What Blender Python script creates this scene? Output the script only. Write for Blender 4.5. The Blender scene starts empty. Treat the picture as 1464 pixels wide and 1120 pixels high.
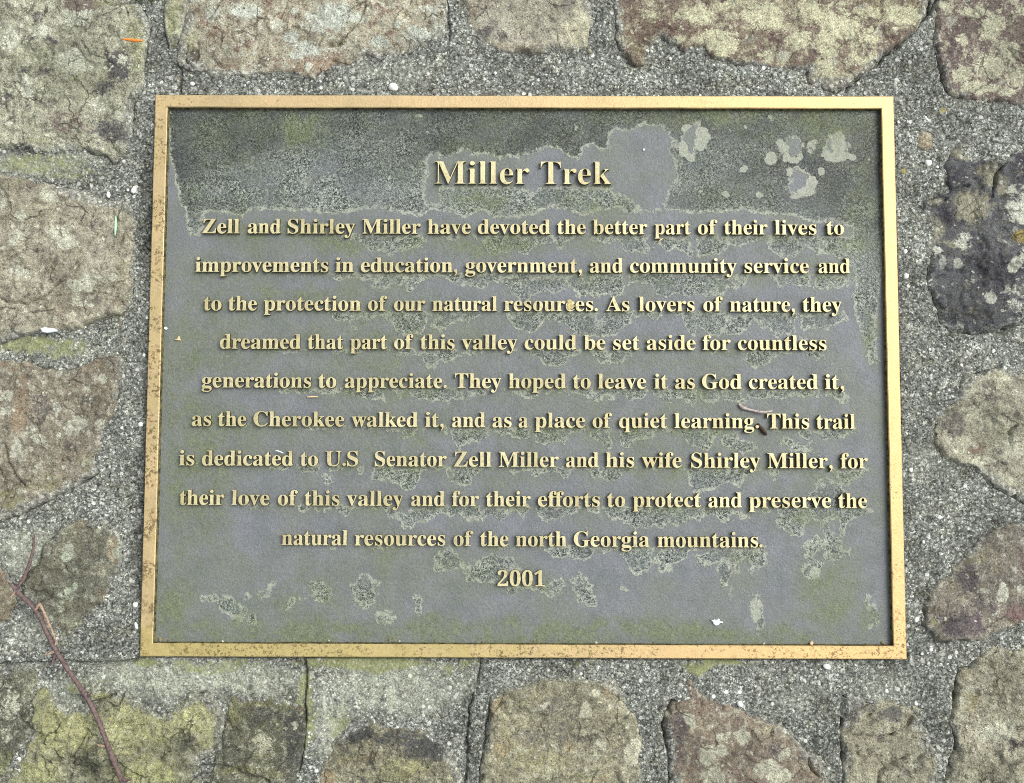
import bpy, bmesh, math, random
import numpy as np
from mathutils import Vector, Matrix

S = bpy.context.scene
COL = S.collection
R = math.radians

# ------------------------------------------------------------------ camera
F_PX, CXP, CYP = 1250.0, 732.0, 560.0
CAM_LOC = np.array([-0.0071, -0.0584, 0.7123])
_rv = np.array([0.0594, 0.0028, 0.0031])
_a = float(np.linalg.norm(_rv))
CAM_R = np.array(Matrix.Rotation(_a, 3, Vector(_rv / _a)))
cam = bpy.data.cameras.new('camera')
cam.sensor_width = 36.0
cam.lens = F_PX * 36.0 / 1464.0
cam.clip_start = 0.01
cam.clip_end = 100.0
cam_o = bpy.data.objects.new('camera', cam)
M4 = Matrix(CAM_R.tolist()).to_4x4()
M4.translation = Vector(CAM_LOC)
cam_o.matrix_world = M4
COL.objects.link(cam_o)
S.camera = cam_o

# ------------------------------------------------------------------ light: bright overcast sky
SUN_EL, SUN_AZ = R(48), R(62)          # azimuth clockwise from +Y
world = bpy.data.worlds.new('World')
S.world = world
world.use_nodes = True
wn = world.node_tree
bg = wn.nodes['Background']
sky = wn.nodes.new('ShaderNodeTexSky')
sky.sky_type = 'NISHITA'
sky.sun_disc = False
sky.sun_elevation = SUN_EL
sky.sun_rotation = SUN_AZ
sky.dust_density = 4.0
hs = wn.nodes.new('ShaderNodeHueSaturation')
hs.inputs['Saturation'].default_value = 0.22
wn.links.new(sky.outputs[0], hs.inputs['Color'])
wn.links.new(hs.outputs[0], bg.inputs['Color'])
bg.inputs['Strength'].default_value = 0.125
sun = bpy.data.lights.new('sun', 'SUN')
sun.energy = 1.6
sun.angle = R(44)
sun.color = (1.0, 0.985, 0.955)
sun_o = bpy.data.objects.new('sun', sun)
d = Vector((math.sin(SUN_AZ) * math.cos(SUN_EL), math.cos(SUN_AZ) * math.cos(SUN_EL), math.sin(SUN_EL)))
sun_o.rotation_euler = d.to_track_quat('Z', 'Y').to_euler()
COL.objects.link(sun_o)
S.view_settings.view_transform = 'Standard'
S.view_settings.look = 'None'
S.view_settings.gamma = 1.0
S.view_settings.use_curve_mapping = False
S.view_settings.exposure = 0.66
S.cycles.use_denoising = False
S.cycles.pixel_filter_type = 'BLACKMAN_HARRIS'
S.cycles.filter_width = 1.0

# ------------------------------------------------------------------ helpers
def at(u, v, z=0.0):
    """photo pixel -> point of the plane at height z (metres)"""
    dirc = CAM_R @ np.array([(u - CXP) / F_PX, -(v - CYP) / F_PX, -1.0])
    t = (z - CAM_LOC[2]) / dirc[2]
    p = CAM_LOC + dirc * t
    return np.array([p[0], p[1], z])

def at2(pts, z=0.0):
    return np.array([at(u, v, z)[:2] for u, v in pts])

PX = 0.000566                              # one photo pixel in metres on the plaque

def srgb(r, g, b, k=1.0):
    o = []
    for c in (r, g, b):
        c /= 255.0
        o.append(k * (c / 12.92 if c <= 0.04045 else ((c + 0.055) / 1.055) ** 2.4))
    return (o[0], o[1], o[2], 1.0)

def _hash(ix, iy, s):
    h = (ix.astype(np.int64) * 374761393 + iy.astype(np.int64) * 668265263 + int(s) * 982451653) & 0xFFFFFFFF
    h = ((h ^ (h >> 13)) * 1274126177) & 0xFFFFFFFF
    h = (h ^ (h >> 16)) & 0xFFFFFFFF
    return h.astype(np.float64) / 4294967295.0

def vnoise(x, y, s=0):
    ix, iy = np.floor(x), np.floor(y)
    fx, fy = x - ix, y - iy
    fx = fx * fx * fx * (fx * (fx * 6 - 15) + 10)
    fy = fy * fy * fy * (fy * (fy * 6 - 15) + 10)
    a, b = _hash(ix, iy, s), _hash(ix + 1, iy, s)
    c, e = _hash(ix, iy + 1, s), _hash(ix + 1, iy + 1, s)
    return (a + (b - a) * fx) * (1 - fy) + (c + (e - c) * fx) * fy - 0.5

def fbm(x, y, lam, s=0, o=4, g=0.5):
    r = np.zeros_like(x); am = 1.0; ca, sa = 0.8, 0.6
    x, y = x / lam, y / lam
    for k in range(o):
        r += am * vnoise(x, y, s + k * 17)
        x, y = (ca * x - sa * y) * 2.03 + 3.7, (sa * x + ca * y) * 2.03 - 1.3
        am *= g
    return r

def seg_dist(X, Y, pts, closed=False, R_=None):
    """distance of grid points to a polyline"""
    n = len(pts)
    D = np.full(X.shape, 1e9)
    for i in range(n if closed else n - 1):
        ax, ay = pts[i]; bx, by = pts[(i + 1) % n]
        dx, dy = bx - ax, by - ay
        L = dx * dx + dy * dy + 1e-18
        t = np.clip(((X - ax) * dx + (Y - ay) * dy) / L, 0, 1)
        D = np.minimum(D, np.hypot(X - ax - t * dx, Y - ay - t * dy))
    return D

def inside(X, Y, pts):
    n = len(pts); r = np.zeros(X.shape, bool)
    for i in range(n):
        ax, ay = pts[i]; bx, by = pts[(i + 1) % n]
        if ay == by: continue
        c = ((ay > Y) != (by > Y)) & (X < (bx - ax) * (Y - ay) / (by - ay) + ax)
        r ^= c
    return r

def sdf(X, Y, pts):
    """positive inside"""
    D = seg_dist(X, Y, pts, True)
    return np.where(inside(X, Y, pts), D, -D)

def sstep(x):
    x = np.clip(x, 0, 1)
    return x * x * (3 - 2 * x)

def carve(X, Y, Z, lines, seed=0, wob=0.0007):
    """cut narrow cracks into a height field; lines = [(points_px, width_px, depth_m)]"""
    for k, (pp, w, dep) in enumerate(lines):
        p = at2(pp)
        m = 0.012
        sel = (X > p[:, 0].min() - m) & (X < p[:, 0].max() + m) & (Y > p[:, 1].min() - m) & (Y < p[:, 1].max() + m)
        if not sel.any(): continue
        x, y = X[sel], Y[sel]
        xx = x + wob * 2.4 * fbm(x, y, 0.006, 91 + k + seed, 2)
        yy = y + wob * 2.4 * fbm(x, y, 0.006, 191 + k + seed, 2)
        D = seg_dist(xx, yy, p)
        ww = w * PX * (0.5 + 0.55 * (vnoise(x / 0.012, y / 0.012, 7 + k) + 0.5))
        Z[sel] -= dep * np.exp(-(D / np.maximum(ww, 2e-4)) ** 2)

def grid_mesh(name, X, Y, Z, keep=None, origin=(0, 0, 0)):
    ny, nx = X.shape
    idx = np.arange(nx * ny).reshape(ny, nx)
    q = np.stack([idx[:-1, :-1], idx[:-1, 1:], idx[1:, 1:], idx[1:, :-1]], -1).reshape(-1, 4)
    V = np.stack([X.ravel() - origin[0], Y.ravel() - origin[1], Z.ravel() - origin[2]], 1)
    used = None
    if keep is not None:
        kf = keep.ravel()
        q = q[kf[q].all(1)]
        used = np.unique(q)
        remap = np.full(nx * ny, -1); remap[used] = np.arange(len(used))
        q = remap[q]; V = V[used]
    me = bpy.data.meshes.new(name)
    me.vertices.add(len(V)); me.vertices.foreach_set('co', V.astype(np.float32).ravel())
    me.loops.add(len(q) * 4); me.loops.foreach_set('vertex_index', q.astype(np.int32).ravel())
    me.polygons.add(len(q))
    me.polygons.foreach_set('loop_start', np.arange(0, len(q) * 4, 4, dtype=np.int32))
    me.polygons.foreach_set('loop_total', np.full(len(q), 4, np.int32))
    me.update(calc_edges=True)
    me.polygons.foreach_set('use_smooth', np.ones(len(q), bool))
    return me, used

def add_attr(me, name, arr, used=None):
    """arr: list of 4 fields -> colour attribute (masks for growths and stains, not light)"""
    a = np.stack([f.ravel() for f in arr], 1).astype(np.float32)
    if used is not None: a = a[used]
    at_ = me.attributes.new(name, 'FLOAT_COLOR', 'POINT')
    at_.data.foreach_set('color', a.ravel())

def link(name, me, mat=None, parent=None, loc=(0, 0, 0)):
    o = bpy.data.objects.new(name, me)
    COL.objects.link(o)
    o.location = loc
    if mat is not None:
        for m in (mat if isinstance(mat, (list, tuple)) else [mat]):
            me.materials.append(m)
    if parent is not None: o.parent = parent
    return o

def tag(o, label=None, cat=None, group=None, kind=None):
    for k, v in (('label', label), ('category', cat), ('group', group), ('kind', kind)):
        if v: o[k] = v
    return o

def empty(name, loc):
    o = bpy.data.objects.new(name, None)
    o.empty_display_size = 0.03
    o.location = loc
    COL.objects.link(o)
    return o

# ------------------------------------------------------------------ node helper
class NT:
    def __init__(s, name):
        s.m = bpy.data.materials.new(name); s.m.use_nodes = True
        s.t = s.m.node_tree; s.t.nodes.clear()
        s.out = s.t.nodes.new('ShaderNodeOutputMaterial')
        s.bsdf = s.t.nodes.new('ShaderNodeBsdfPrincipled')
        s.t.links.new(s.bsdf.outputs[0], s.out.inputs[0])
        s.co = s.t.nodes.new('ShaderNodeTexCoord').outputs['Object']
    def put(s, sock, v):
        if isinstance(v, bpy.types.NodeSocket): s.t.links.new(v, sock)
        elif v is not None:
            if sock.type == 'RGBA' and isinstance(v, (int, float)): v = (v, v, v, 1.0)
            sock.default_value = v
    def math(s, op, a, b=None, c=None, clamp=False):
        n = s.t.nodes.new('ShaderNodeMath'); n.operation = op; n.use_clamp = clamp
        s.put(n.inputs[0], a); s.put(n.inputs[1], b)
        if c is not None: s.put(n.inputs[2], c)
        return n.outputs[0]
    def off(s, v):
        n = s.t.nodes.new('ShaderNodeVectorMath'); n.operation = 'ADD'
        s.put(n.inputs[0], s.co); n.inputs[1].default_value = v
        return n.outputs[0]
    def noise(s, scale, det=3.0, rough=0.5, vec=None, dist=0.0):
        n = s.t.nodes.new('ShaderNodeTexNoise')
        s.put(n.inputs['Vector'], vec or s.co); n.inputs['Scale'].default_value = scale
        n.inputs['Detail'].default_value = det; n.inputs['Roughness'].default_value = rough
        n.inputs['Distortion'].default_value = dist
        return n.outputs[0]
    def voro(s, scale, feat='F1', vec=None, rnd=1.0):
        n = s.t.nodes.new('ShaderNodeTexVoronoi'); n.feature = feat
        s.put(n.inputs['Vector'], vec or s.co); n.inputs['Scale'].default_value = scale
        n.inputs['Randomness'].default_value = rnd
        return n
    def ramp(s, f, stops, interp='LINEAR'):
        n = s.t.nodes.new('ShaderNodeValToRGB'); n.color_ramp.interpolation = interp
        e = n.color_ramp.elements
        while len(e) < len(stops): e.new(0.5)
        for el, (p, c) in zip(e, stops):
            el.position = p
            el.color = c if isinstance(c, (tuple, list)) else (c, c, c, 1)
        s.put(n.inputs[0], f)
        return n.outputs[0]
    def lin(s, f, a, b, c=0.0, d=1.0):
        n = s.t.nodes.new('ShaderNodeMapRange'); n.clamp = True
        s.put(n.inputs[0], f)
        for i, v in enumerate((a, b, c, d)): n.inputs[i + 1].default_value = v
        return n.outputs[0]
    def mix(s, f, a, b, mode='MIX'):
        n = s.t.nodes.new('ShaderNodeMix'); n.data_type = 'RGBA'; n.blend_type = mode
        s.put(n.inputs[0], f); s.put(n.inputs[6], a); s.put(n.inputs[7], b)
        return n.outputs[2]
    def attr(s, name):
        n = s.t.nodes.new('ShaderNodeAttribute'); n.attribute_name = name
        sp = s.t.nodes.new('ShaderNodeSeparateColor')
        s.t.links.new(n.outputs['Color'], sp.inputs[0])
        return sp.outputs[0], sp.outputs[1], sp.outputs[2], n.outputs['Alpha']
    def scale(s, col, f):
        """colour times a grey factor"""
        return s.mix(1.0, col, f, 'MULTIPLY')
    def bump(s, h, dist, strength=1.0, prev=None):
        n = s.t.nodes.new('ShaderNodeBump')
        n.inputs['Strength'].default_value = strength
        n.inputs['Distance'].default_value = dist
        s.put(n.inputs['Height'], h)
        if prev is not None: s.t.links.new(prev, n.inputs['Normal'])
        return n.outputs[0]
    def done(s, col, rough=0.9, spec=0.2, metal=0.0, normal=None):
        s.put(s.bsdf.inputs['Base Color'], col); s.put(s.bsdf.inputs['Roughness'], rough)
        s.put(s.bsdf.inputs['Specular IOR Level'], spec); s.put(s.bsdf.inputs['Metallic'], metal)
        if normal is not None: s.t.links.new(normal, s.bsdf.inputs['Normal'])
        return s.m

# ------------------------------------------------------------------ materials
def mat_mortar():
    n = NT('sandy_mortar')
    pale, moss, dark, gold = n.attr('mask')
    warp = n.noise(500, 2)
    g1 = n.voro(430); g2 = n.voro(800, vec=n.off((0.3, 0.7, 0.1)))
    def sep(c):
        q = n.t.nodes.new('ShaderNodeSeparateColor'); n.t.links.new(c, q.inputs[0]); return q.outputs[0]
    r1 = sep(g1.outputs['Color']); r2 = sep(g2.outputs['Color'])
    a = n.ramp(r1, [(0, 0.11), (0.3, 0.17), (0.6, 0.24), (0.85, 0.34), (0.96, 0.56), (1.0, 0.75)])
    b = n.ramp(r2, [(0, 0.05), (0.35, 0.13), (0.65, 0.24), (0.88, 0.40), (1.0, 0.70)])
    base = n.mix(n.lin(n.noise(700, 2), 0.42, 0.58), a, b)
    # dark hollows between the grains
    gap = n.lin(g1.outputs['Distance'], 0.45, 0.85, 1.0, 0.40)
    fine = n.lin(n.noise(1000, 3, 0.65), 0.30, 0.70, 0.50, 1.38)
    base = n.scale(n.scale(base, gap), fine)
    tone = n.lin(n.noise(22, 5, 0.65), 0.3, 0.7, 0.62, 1.35)
    base = n.scale(base, tone)
    base = n.mix(1.0, base, (0.98, 1.03, 0.90, 1), 'MULTIPLY')
    st = n.lin(n.noise(60, 5, 0.7, n.off((4, 1, 2))), 0.50, 0.68)
    base = n.mix(n.math('MULTIPLY', st, 0.55), base, n.mix(1.0, base, (0.62, 0.60, 0.46, 1), 'MULTIPLY'))
    lt = n.lin(n.noise(75, 5, 0.7, n.off((7, 3, 2))), 0.56, 0.70)
    base = n.mix(n.math('MULTIPLY', lt, 0.5), base, n.mix(1.0, base, (1.6, 1.6, 1.5, 1), 'MULTIPLY'))
    g3 = n.voro(190, vec=n.off((1.3, 0.2, 0.4)))
    r3 = sep(g3.outputs['Color'])
    big = n.math('MULTIPLY', n.lin(r3, 0.86, 0.88), n.lin(g3.outputs['Distance'], 0.36, 0.26))
    base = n.mix(n.math('MULTIPLY', big, 0.85), base, n.ramp(n.math('FRACT', n.math('MULTIPLY', r3, 57.0)), [(0, srgb(120, 112, 96)), (0.5, srgb(176, 176, 166)), (1, srgb(222, 222, 214))]))
    pm = n.math('MULTIPLY', pale, n.lin(n.noise(130, 4, 0.7), 0.3, 0.65))
    pcol = n.scale(n.mix(n.noise(60), srgb(205, 208, 190), srgb(178, 186, 158)), n.lin(n.noise(800, 2), 0.33, 0.6, 0.35, 1.05))
    base = n.mix(n.math('MULTIPLY', pm, 0.75), base, pcol)
    dm = n.math('MULTIPLY', dark, 0.75)
    base = n.mix(dm, base, n.scale(base, 0.30))
    mm = n.lin(n.math('ADD', moss, n.math('MULTIPLY', n.math('SUBTRACT', n.noise(140, 4, 0.7), 0.5), 1.5)), 0.35, 0.75)
    mcol = n.mix(n.noise(420, 2), srgb(84, 90, 58), srgb(160, 164, 112))
    base = n.mix(n.math('MULTIPLY', mm, 0.75), base, mcol)
    gm = n.lin(n.math('ADD', gold, n.math('SUBTRACT', n.noise(260, 3), 0.5)), 0.3, 0.6)
    base = n.mix(gm, base, srgb(150, 142, 88))
    h = n.math('ADD', n.math('MULTIPLY', g1.outputs['Distance'], -0.7), n.math('MULTIPLY', n.noise(900, 3, 0.6), 0.9))
    return n.done(base, 0.93, 0.15, normal=n.bump(h, 0.0008, 0.9))

def mat_stone(name, c1, c2, c3, seed, grain=0.5, spots=0.25, relief=0.0008,
              lichen=(188, 186, 164), dark=(84, 80, 84), rust=(138, 104, 76), moss=(140, 142, 66), mix3=0.55, mott=1.0):
    n = NT(name)
    o = (seed * 1.37, seed * 0.73, seed * 0.31)
    v = n.off(o)
    ml, md, mr, mm = n.attr('mask')
    def ds(c, k=0.37, g=0.98):
        y = 0.35 * c[0] + 0.55 * c[1] + 0.1 * c[2]
        return tuple(min(250, (q + (y - q) * k) * g * w) for q, w in zip(c, (0.985, 1.0, 0.965)))
    lichen, dark, rust, moss = ds(lichen, .3, 1.05), ds(dark, .1), ds(rust, .48, 1.1), ds(moss, .30, 1.05)
    c1, c2, c3 = srgb(*ds(c1)), srgb(*ds(c2)), srgb(*ds(c3))
    base = n.mix(n.lin(n.noise(34, 5, 0.62, v), 0.36, 0.62), c1, c2)
    v2 = n.off((o[1] + 5, o[0], 2))
    base = n.mix(n.lin(n.noise(70, 5, 0.7, v2), mix3, mix3 + 0.10), base, c3)
    # blotchy crust: brown, grey and pale mottling a few millimetres across
    mo = n.noise(150, 6, 0.78, n.off((o[2] + 3, o[1], o[0])))
    base = n.mix(n.math('MULTIPLY', n.lin(mo, 0.52, 0.60), 0.55 * mott), base, n.mix(n.noise(90, 2, 0.5, v), srgb(*lichen), srgb(*ds((172, 166, 146)))))
    base = n.mix(n.math('MULTIPLY', n.lin(mo, 0.46, 0.39), 0.75), base, n.scale(c3, 0.5))
    # edge-noise shared by growths
    e1 = n.math('SUBTRACT', n.noise(160, 4, 0.65, v), 0.5)
    e2 = n.math('SUBTRACT', n.noise(520, 3, 0.6, v), 0.5)
    e = n.math('ADD', n.math('MULTIPLY', e1, 1.7), n.math('MULTIPLY', e2, 1.2))
    def msk(a, lo=0.18, hi=0.62): return n.lin(n.math('ADD', a, n.math('MULTIPLY', e, n.lin(a, 0.0, 0.06))), lo, hi)
    base = n.mix(n.math('MULTIPLY', msk(mr), 0.85), base, n.mix(n.noise(240, 2, 0.5, v), srgb(*rust), n.scale(srgb(*rust), 0.55)))
    base = n.mix(n.math('MULTIPLY', msk(md), 0.88), base, n.mix(n.noise(200, 3, 0.5, v), n.scale(srgb(*dark), 0.6), srgb(*dark)))
    # small crusts of lichen, irregular in size
    wv = n.t.nodes.new('ShaderNodeVectorMath'); wv.operation = 'MULTIPLY_ADD'
    nz = n.t.nodes.new('ShaderNodeTexNoise'); nz.inputs['Scale'].default_value = 190; nz.inputs['Detail'].default_value = 3
    n.t.links.new(v, nz.inputs['Vector'])
    n.t.links.new(nz.outputs['Color'], wv.inputs[0]); wv.inputs[1].default_value = (0.007,) * 3; n.t.links.new(v, wv.inputs[2])
    for sc, k in ((75, 0.85), (150, 1.0), (290, 1.0)):
        vo = n.voro(sc, vec=wv.outputs[0])
        q = n.t.nodes.new('ShaderNodeSeparateColor'); n.t.links.new(vo.outputs['Color'], q.inputs[0])
        rad = n.math('MULTIPLY', n.math('SUBTRACT', q.outputs[0], 1.0 - spots), 0.50 / max(spots, 0.05))
        m = n.lin(n.math('SUBTRACT', rad, vo.outputs['Distance']), 0.0, 0.08)
        lc = n.mix(q.outputs[1], srgb(*lichen), n.mix(q.outputs[2], c1, srgb(160, 165, 152)))
        base = n.mix(n.math('MULTIPLY', m, 0.80 * k), base, lc)
    lcol = n.mix(n.lin(n.noise(300, 3, 0.6, v), 0.35, 0.65), srgb(*lichen), n.scale(srgb(*lichen), 0.72))
    base = n.mix(n.math('MULTIPLY', msk(ml, .26, .48), 0.9), base, lcol)
    mcol = n.mix(n.lin(n.noise(420, 3, 0.6, v), 0.36, 0.64), n.scale(srgb(*moss), 0.55), srgb(*moss))
    base = n.mix(n.math('MULTIPLY', n.math('MULTIPLY', msk(mm, 0.2, 0.85), n.lin(n.noise(170, 4, 0.75, v2), 0.36, 0.6, 0.25, 1.0)), 0.72), base, mcol)
    # broad light and dark areas of the rock itself
    base = n.scale(base, n.lin(n.noise(17, 4, 0.6, v2), 0.34, 0.66, 0.72, 1.22))
    # thin cement left on the face near the joints
    ed, smr, _u, _w = n.attr('rim')
    sf = n.math('ADD', n.math('MULTIPLY', ed, -6.0), n.math('MULTIPLY', smr, 2.0))
    sf = n.math('ADD', sf, n.math('MULTIPLY', n.math('SUBTRACT', n.noise(110, 5, 0.72, v), 0.5), 4.5))
    cm = n.lin(sf, 0.35, 0.95)
    cg = n.voro(520, vec=v)
    cq = n.t.nodes.new('ShaderNodeSeparateColor'); n.t.links.new(cg.outputs['Color'], cq.inputs[0])
    ccol = n.ramp(cq.outputs[0], [(0, 0.10), (0.4, 0.19), (0.8, 0.32), (1.0, 0.60)])
    base = n.mix(n.math('MULTIPLY', cm, 0.72), base, n.mix(1.0, ccol, (1.0, 1.04, 0.92, 1), 'MULTIPLY'))
    # sand grains of the rock: light and dark specks
    f1 = n.lin(n.noise(760, 3, 0.65, v), 0.32, 0.68, 1.0 - grain * 0.85, 1.0 + grain * 0.65)
    f2 = n.lin(n.noise(1500, 2, 0.5, v), 0.32, 0.68, 1.0 - grain * 0.5, 1.0 + grain * 0.4)
    base = n.scale(n.scale(base, f1), f2)
    pit = n.lin(n.noise(430, 4, 0.7, v2), 0.33, 0.40, 0.35, 1.0)
    # hairline cracks in the crust
    ck = n.voro(34, 'DISTANCE_TO_EDGE', wv.outputs[0])
    ckm = n.math('MULTIPLY', n.lin(ck.outputs['Distance'], 0.03, 0.008), n.lin(n.noise(40, 3, 0.6, v2), 0.50, 0.58))
    base = n.mix(n.math('MULTIPLY', ckm, 0.7), base, n.scale(c3, 0.25))
    base = n.scale(base, pit)
    h = n.math('ADD', n.math('MULTIPLY', n.noise(240, 5, 0.7, v), 1.6), n.math('MULTIPLY', n.noise(800, 3, 0.6, v), 0.55))
    h = n.math('ADD', h, n.math('MULTIPLY', pit, 0.35))
    h = n.math('SUBTRACT', h, n.math('MULTIPLY', ckm, 0.5))
    return n.done(base, 0.92, 0.18, normal=n.bump(h, relief * 1.5, 0.85))

def mat_panel():
    n = NT('weathered_slate_paint')
    gr, gn, pl, tone = n.attr('mask')                 # gr: 0.5 + signed distance (mm) / 24
    f = n.math('MULTIPLY', n.math('SUBTRACT', gr, 0.5), 24.0)
    e = n.math('ADD', n.math('MULTIPLY', n.math('SUBTRACT', n.noise(130, 4, 0.7), 0.5), 9.0),
               n.math('MULTIPLY', n.math('SUBTRACT', n.noise(360, 4, 0.7), 0.5), 8.5))
    f = n.math('ADD', f, e)
    sm = n.mix(n.lin(n.noise(45, 4, 0.6), 0.35, 0.65), srgb(106, 110, 113), srgb(119, 121, 128))
    sm = n.mix(n.lin(n.noise(22, 3), 0.50, 0.68), sm, srgb(112, 116, 112))
    sm = n.scale(sm, n.lin(n.noise(1100, 2), 0.3, 0.7, 0.80, 1.20))
    sm = n.scale(sm, n.lin(n.noise(420, 2), 0.3, 0.7, 0.93, 1.07))
    # chalky speckle where the paint has weathered
    w1 = n.noise(640, 2, 0.55, dist=1.2)
    sp = n.ramp(w1, [(0.36, srgb(24, 30, 30)), (0.46, srgb(72, 78, 76)), (0.55, srgb(126, 131, 127)), (0.68, srgb(172, 176, 168))])
    sp = n.mix(n.lin(n.noise(40, 4, 0.6), 0.42, 0.62, 0.0, 0.55), sp, srgb(92, 98, 100))
    sp = n.scale(sp, n.lin(n.noise(26, 4, 0.6), 0.3, 0.7, 0.72, 1.15))
    sp = n.scale(sp, n.lin(tone, 0.0, 1.0, 0.42, 1.22))
    rim = n.scale(n.mix(n.noise(200, 2), srgb(158, 162, 155), srgb(178, 180, 164)), n.lin(n.noise(700, 2), 0.3, 0.7, 0.78, 1.12))
    spr = n.mix(n.lin(n.math('ADD', f, n.math('MULTIPLY', n.math('SUBTRACT', n.noise(300, 3, 0.7), 0.5), 12.0)), 0.7, 3.0), rim, sp)
    fade = n.lin(n.noise(38, 4, 0.6, n.off((6, 2, 8))), 0.36, 0.56, 0.72, 1.0)
    base = n.mix(n.math('MULTIPLY', n.lin(f, -0.5, 0.8), fade), sm, spr)
    pm = n.lin(n.math('ADD', pl, n.math('MULTIPLY', n.math('SUBTRACT', n.noise(320, 3, 0.6), 0.5), n.lin(pl, 0, 0.05, 0, 1.2))), 0.40, 0.55)
    base = n.mix(n.math('MULTIPLY', pm, 0.8), base, rim)
    # thin green algae film
    gn = n.math('ADD', gn, n.lin(n.noise(11, 4, 0.6, n.off((2, 9, 1))), 0.42, 0.64, 0.0, 0.6))
    gm = n.math('MULTIPLY', gn, n.lin(n.noise(60, 5, 0.68), 0.26, 0.62), None, True)
    gcol = n.mix(n.noise(330, 2), srgb(80, 90, 56), srgb(124, 132, 94))
    gcol = n.scale(gcol, n.lin(w1, 0.36, 0.64, 0.55, 1.35))
    base = n.mix(n.math('MULTIPLY', gm, 0.68), base, gcol)
    h = n.math('ADD', n.math('MULTIPLY', n.noise(520, 3, 0.55), 1.0), n.math('MULTIPLY', n.noise(1300, 2), 0.35))
    h = n.math('ADD', h, n.math('MULTIPLY', n.lin(f, -0.3, 0.5), n.math('MULTIPLY', w1, 1.1)))
    base = n.mix(1.0, base, (0.92, 0.93, 0.885, 1), 'MULTIPLY')
    return n.done(base, 0.55, 0.3, normal=n.bump(h, 0.0006, 0.75))

def mat_brass(name, a, b, pits=1.0):
    n = NT(name)
    pat, spk, gol, _ = n.attr('mask') if pits else (0.0, 0.0, 0.0, 0)
    base = n.mix(n.lin(n.noise(26, 4, 0.6), 0.35, 0.65), srgb(*a), srgb(*b))
    base = n.scale(base, n.lin(n.noise(500, 3, 0.6), 0.3, 0.7, 0.90, 1.08))
    if pits:
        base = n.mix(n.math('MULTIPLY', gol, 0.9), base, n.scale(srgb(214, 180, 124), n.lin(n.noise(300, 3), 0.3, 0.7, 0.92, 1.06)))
        pm = n.lin(n.math('ADD', pat, n.math('SUBTRACT', n.noise(110, 4, 0.7), 0.5)), 0.30, 0.8)
        base = n.mix(n.math('MULTIPLY', pm, 0.6), base, n.mix(n.noise(180, 3), srgb(150, 140, 78), srgb(196, 184, 112)))
        k = n.math('ADD', n.noise(430, 4, 0.7), n.math('MULTIPLY', spk, 0.22))
        pk = n.math('MULTIPLY', n.lin(k, 0.65, 0.73), n.lin(n.noise(60, 3), 0.40, 0.54))
        base = n.mix(n.math('MULTIPLY', pk, 0.8), base, srgb(92, 80, 48))
    else:
        base = n.mix(n.lin(n.noise(90, 4, 0.7), 0.5, 0.66, 0, .45), base, srgb(166, 154, 116))
        pk = n.lin(n.noise(300, 4, 0.7), 0.56, 0.66)
        base = n.mix(n.math('MULTIPLY', pk, 0.6), base, srgb(150, 138, 112))
    if pits:
        tn = n.math('MULTIPLY', n.lin(n.noise(75, 5, 0.72, n.off((3, 5, 1))), 0.54, 0.72), 0.22)
        base = n.mix(tn, base, n.mix(n.noise(300, 2), srgb(140, 108, 62), srgb(176, 146, 98)))
    h = n.math('ADD', n.noise(600, 3, 0.6), n.math('MULTIPLY', n.noise(150, 3), 0.8))
    return n.done(base, 0.50, 0.4, 0.35, n.bump(h, 0.0003, 0.6))

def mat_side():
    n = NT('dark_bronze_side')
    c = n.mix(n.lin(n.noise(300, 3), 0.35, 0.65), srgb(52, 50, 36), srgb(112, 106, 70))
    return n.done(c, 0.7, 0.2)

def mat_plain(name, a, b, scale=300, rough=0.7):
    n = NT(name)
    c = n.mix(n.lin(n.noise(scale, 4, 0.6), 0.35, 0.65), srgb(*a), srgb(*b))
    return n.done(c, rough, 0.25, normal=n.bump(n.noise(scale * 2, 3), 0.0003, 0.6))

# ------------------------------------------------------------------ the masonry
wall = empty('stone_wall', (0, 0, 0))
tag(wall, 'rough lichen spotted stone masonry with grey gritty mortar joints around the bronze plaque', 'stone wall')

# plaque edges in plan
WX, WY = 0.305, 0.2286

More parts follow.
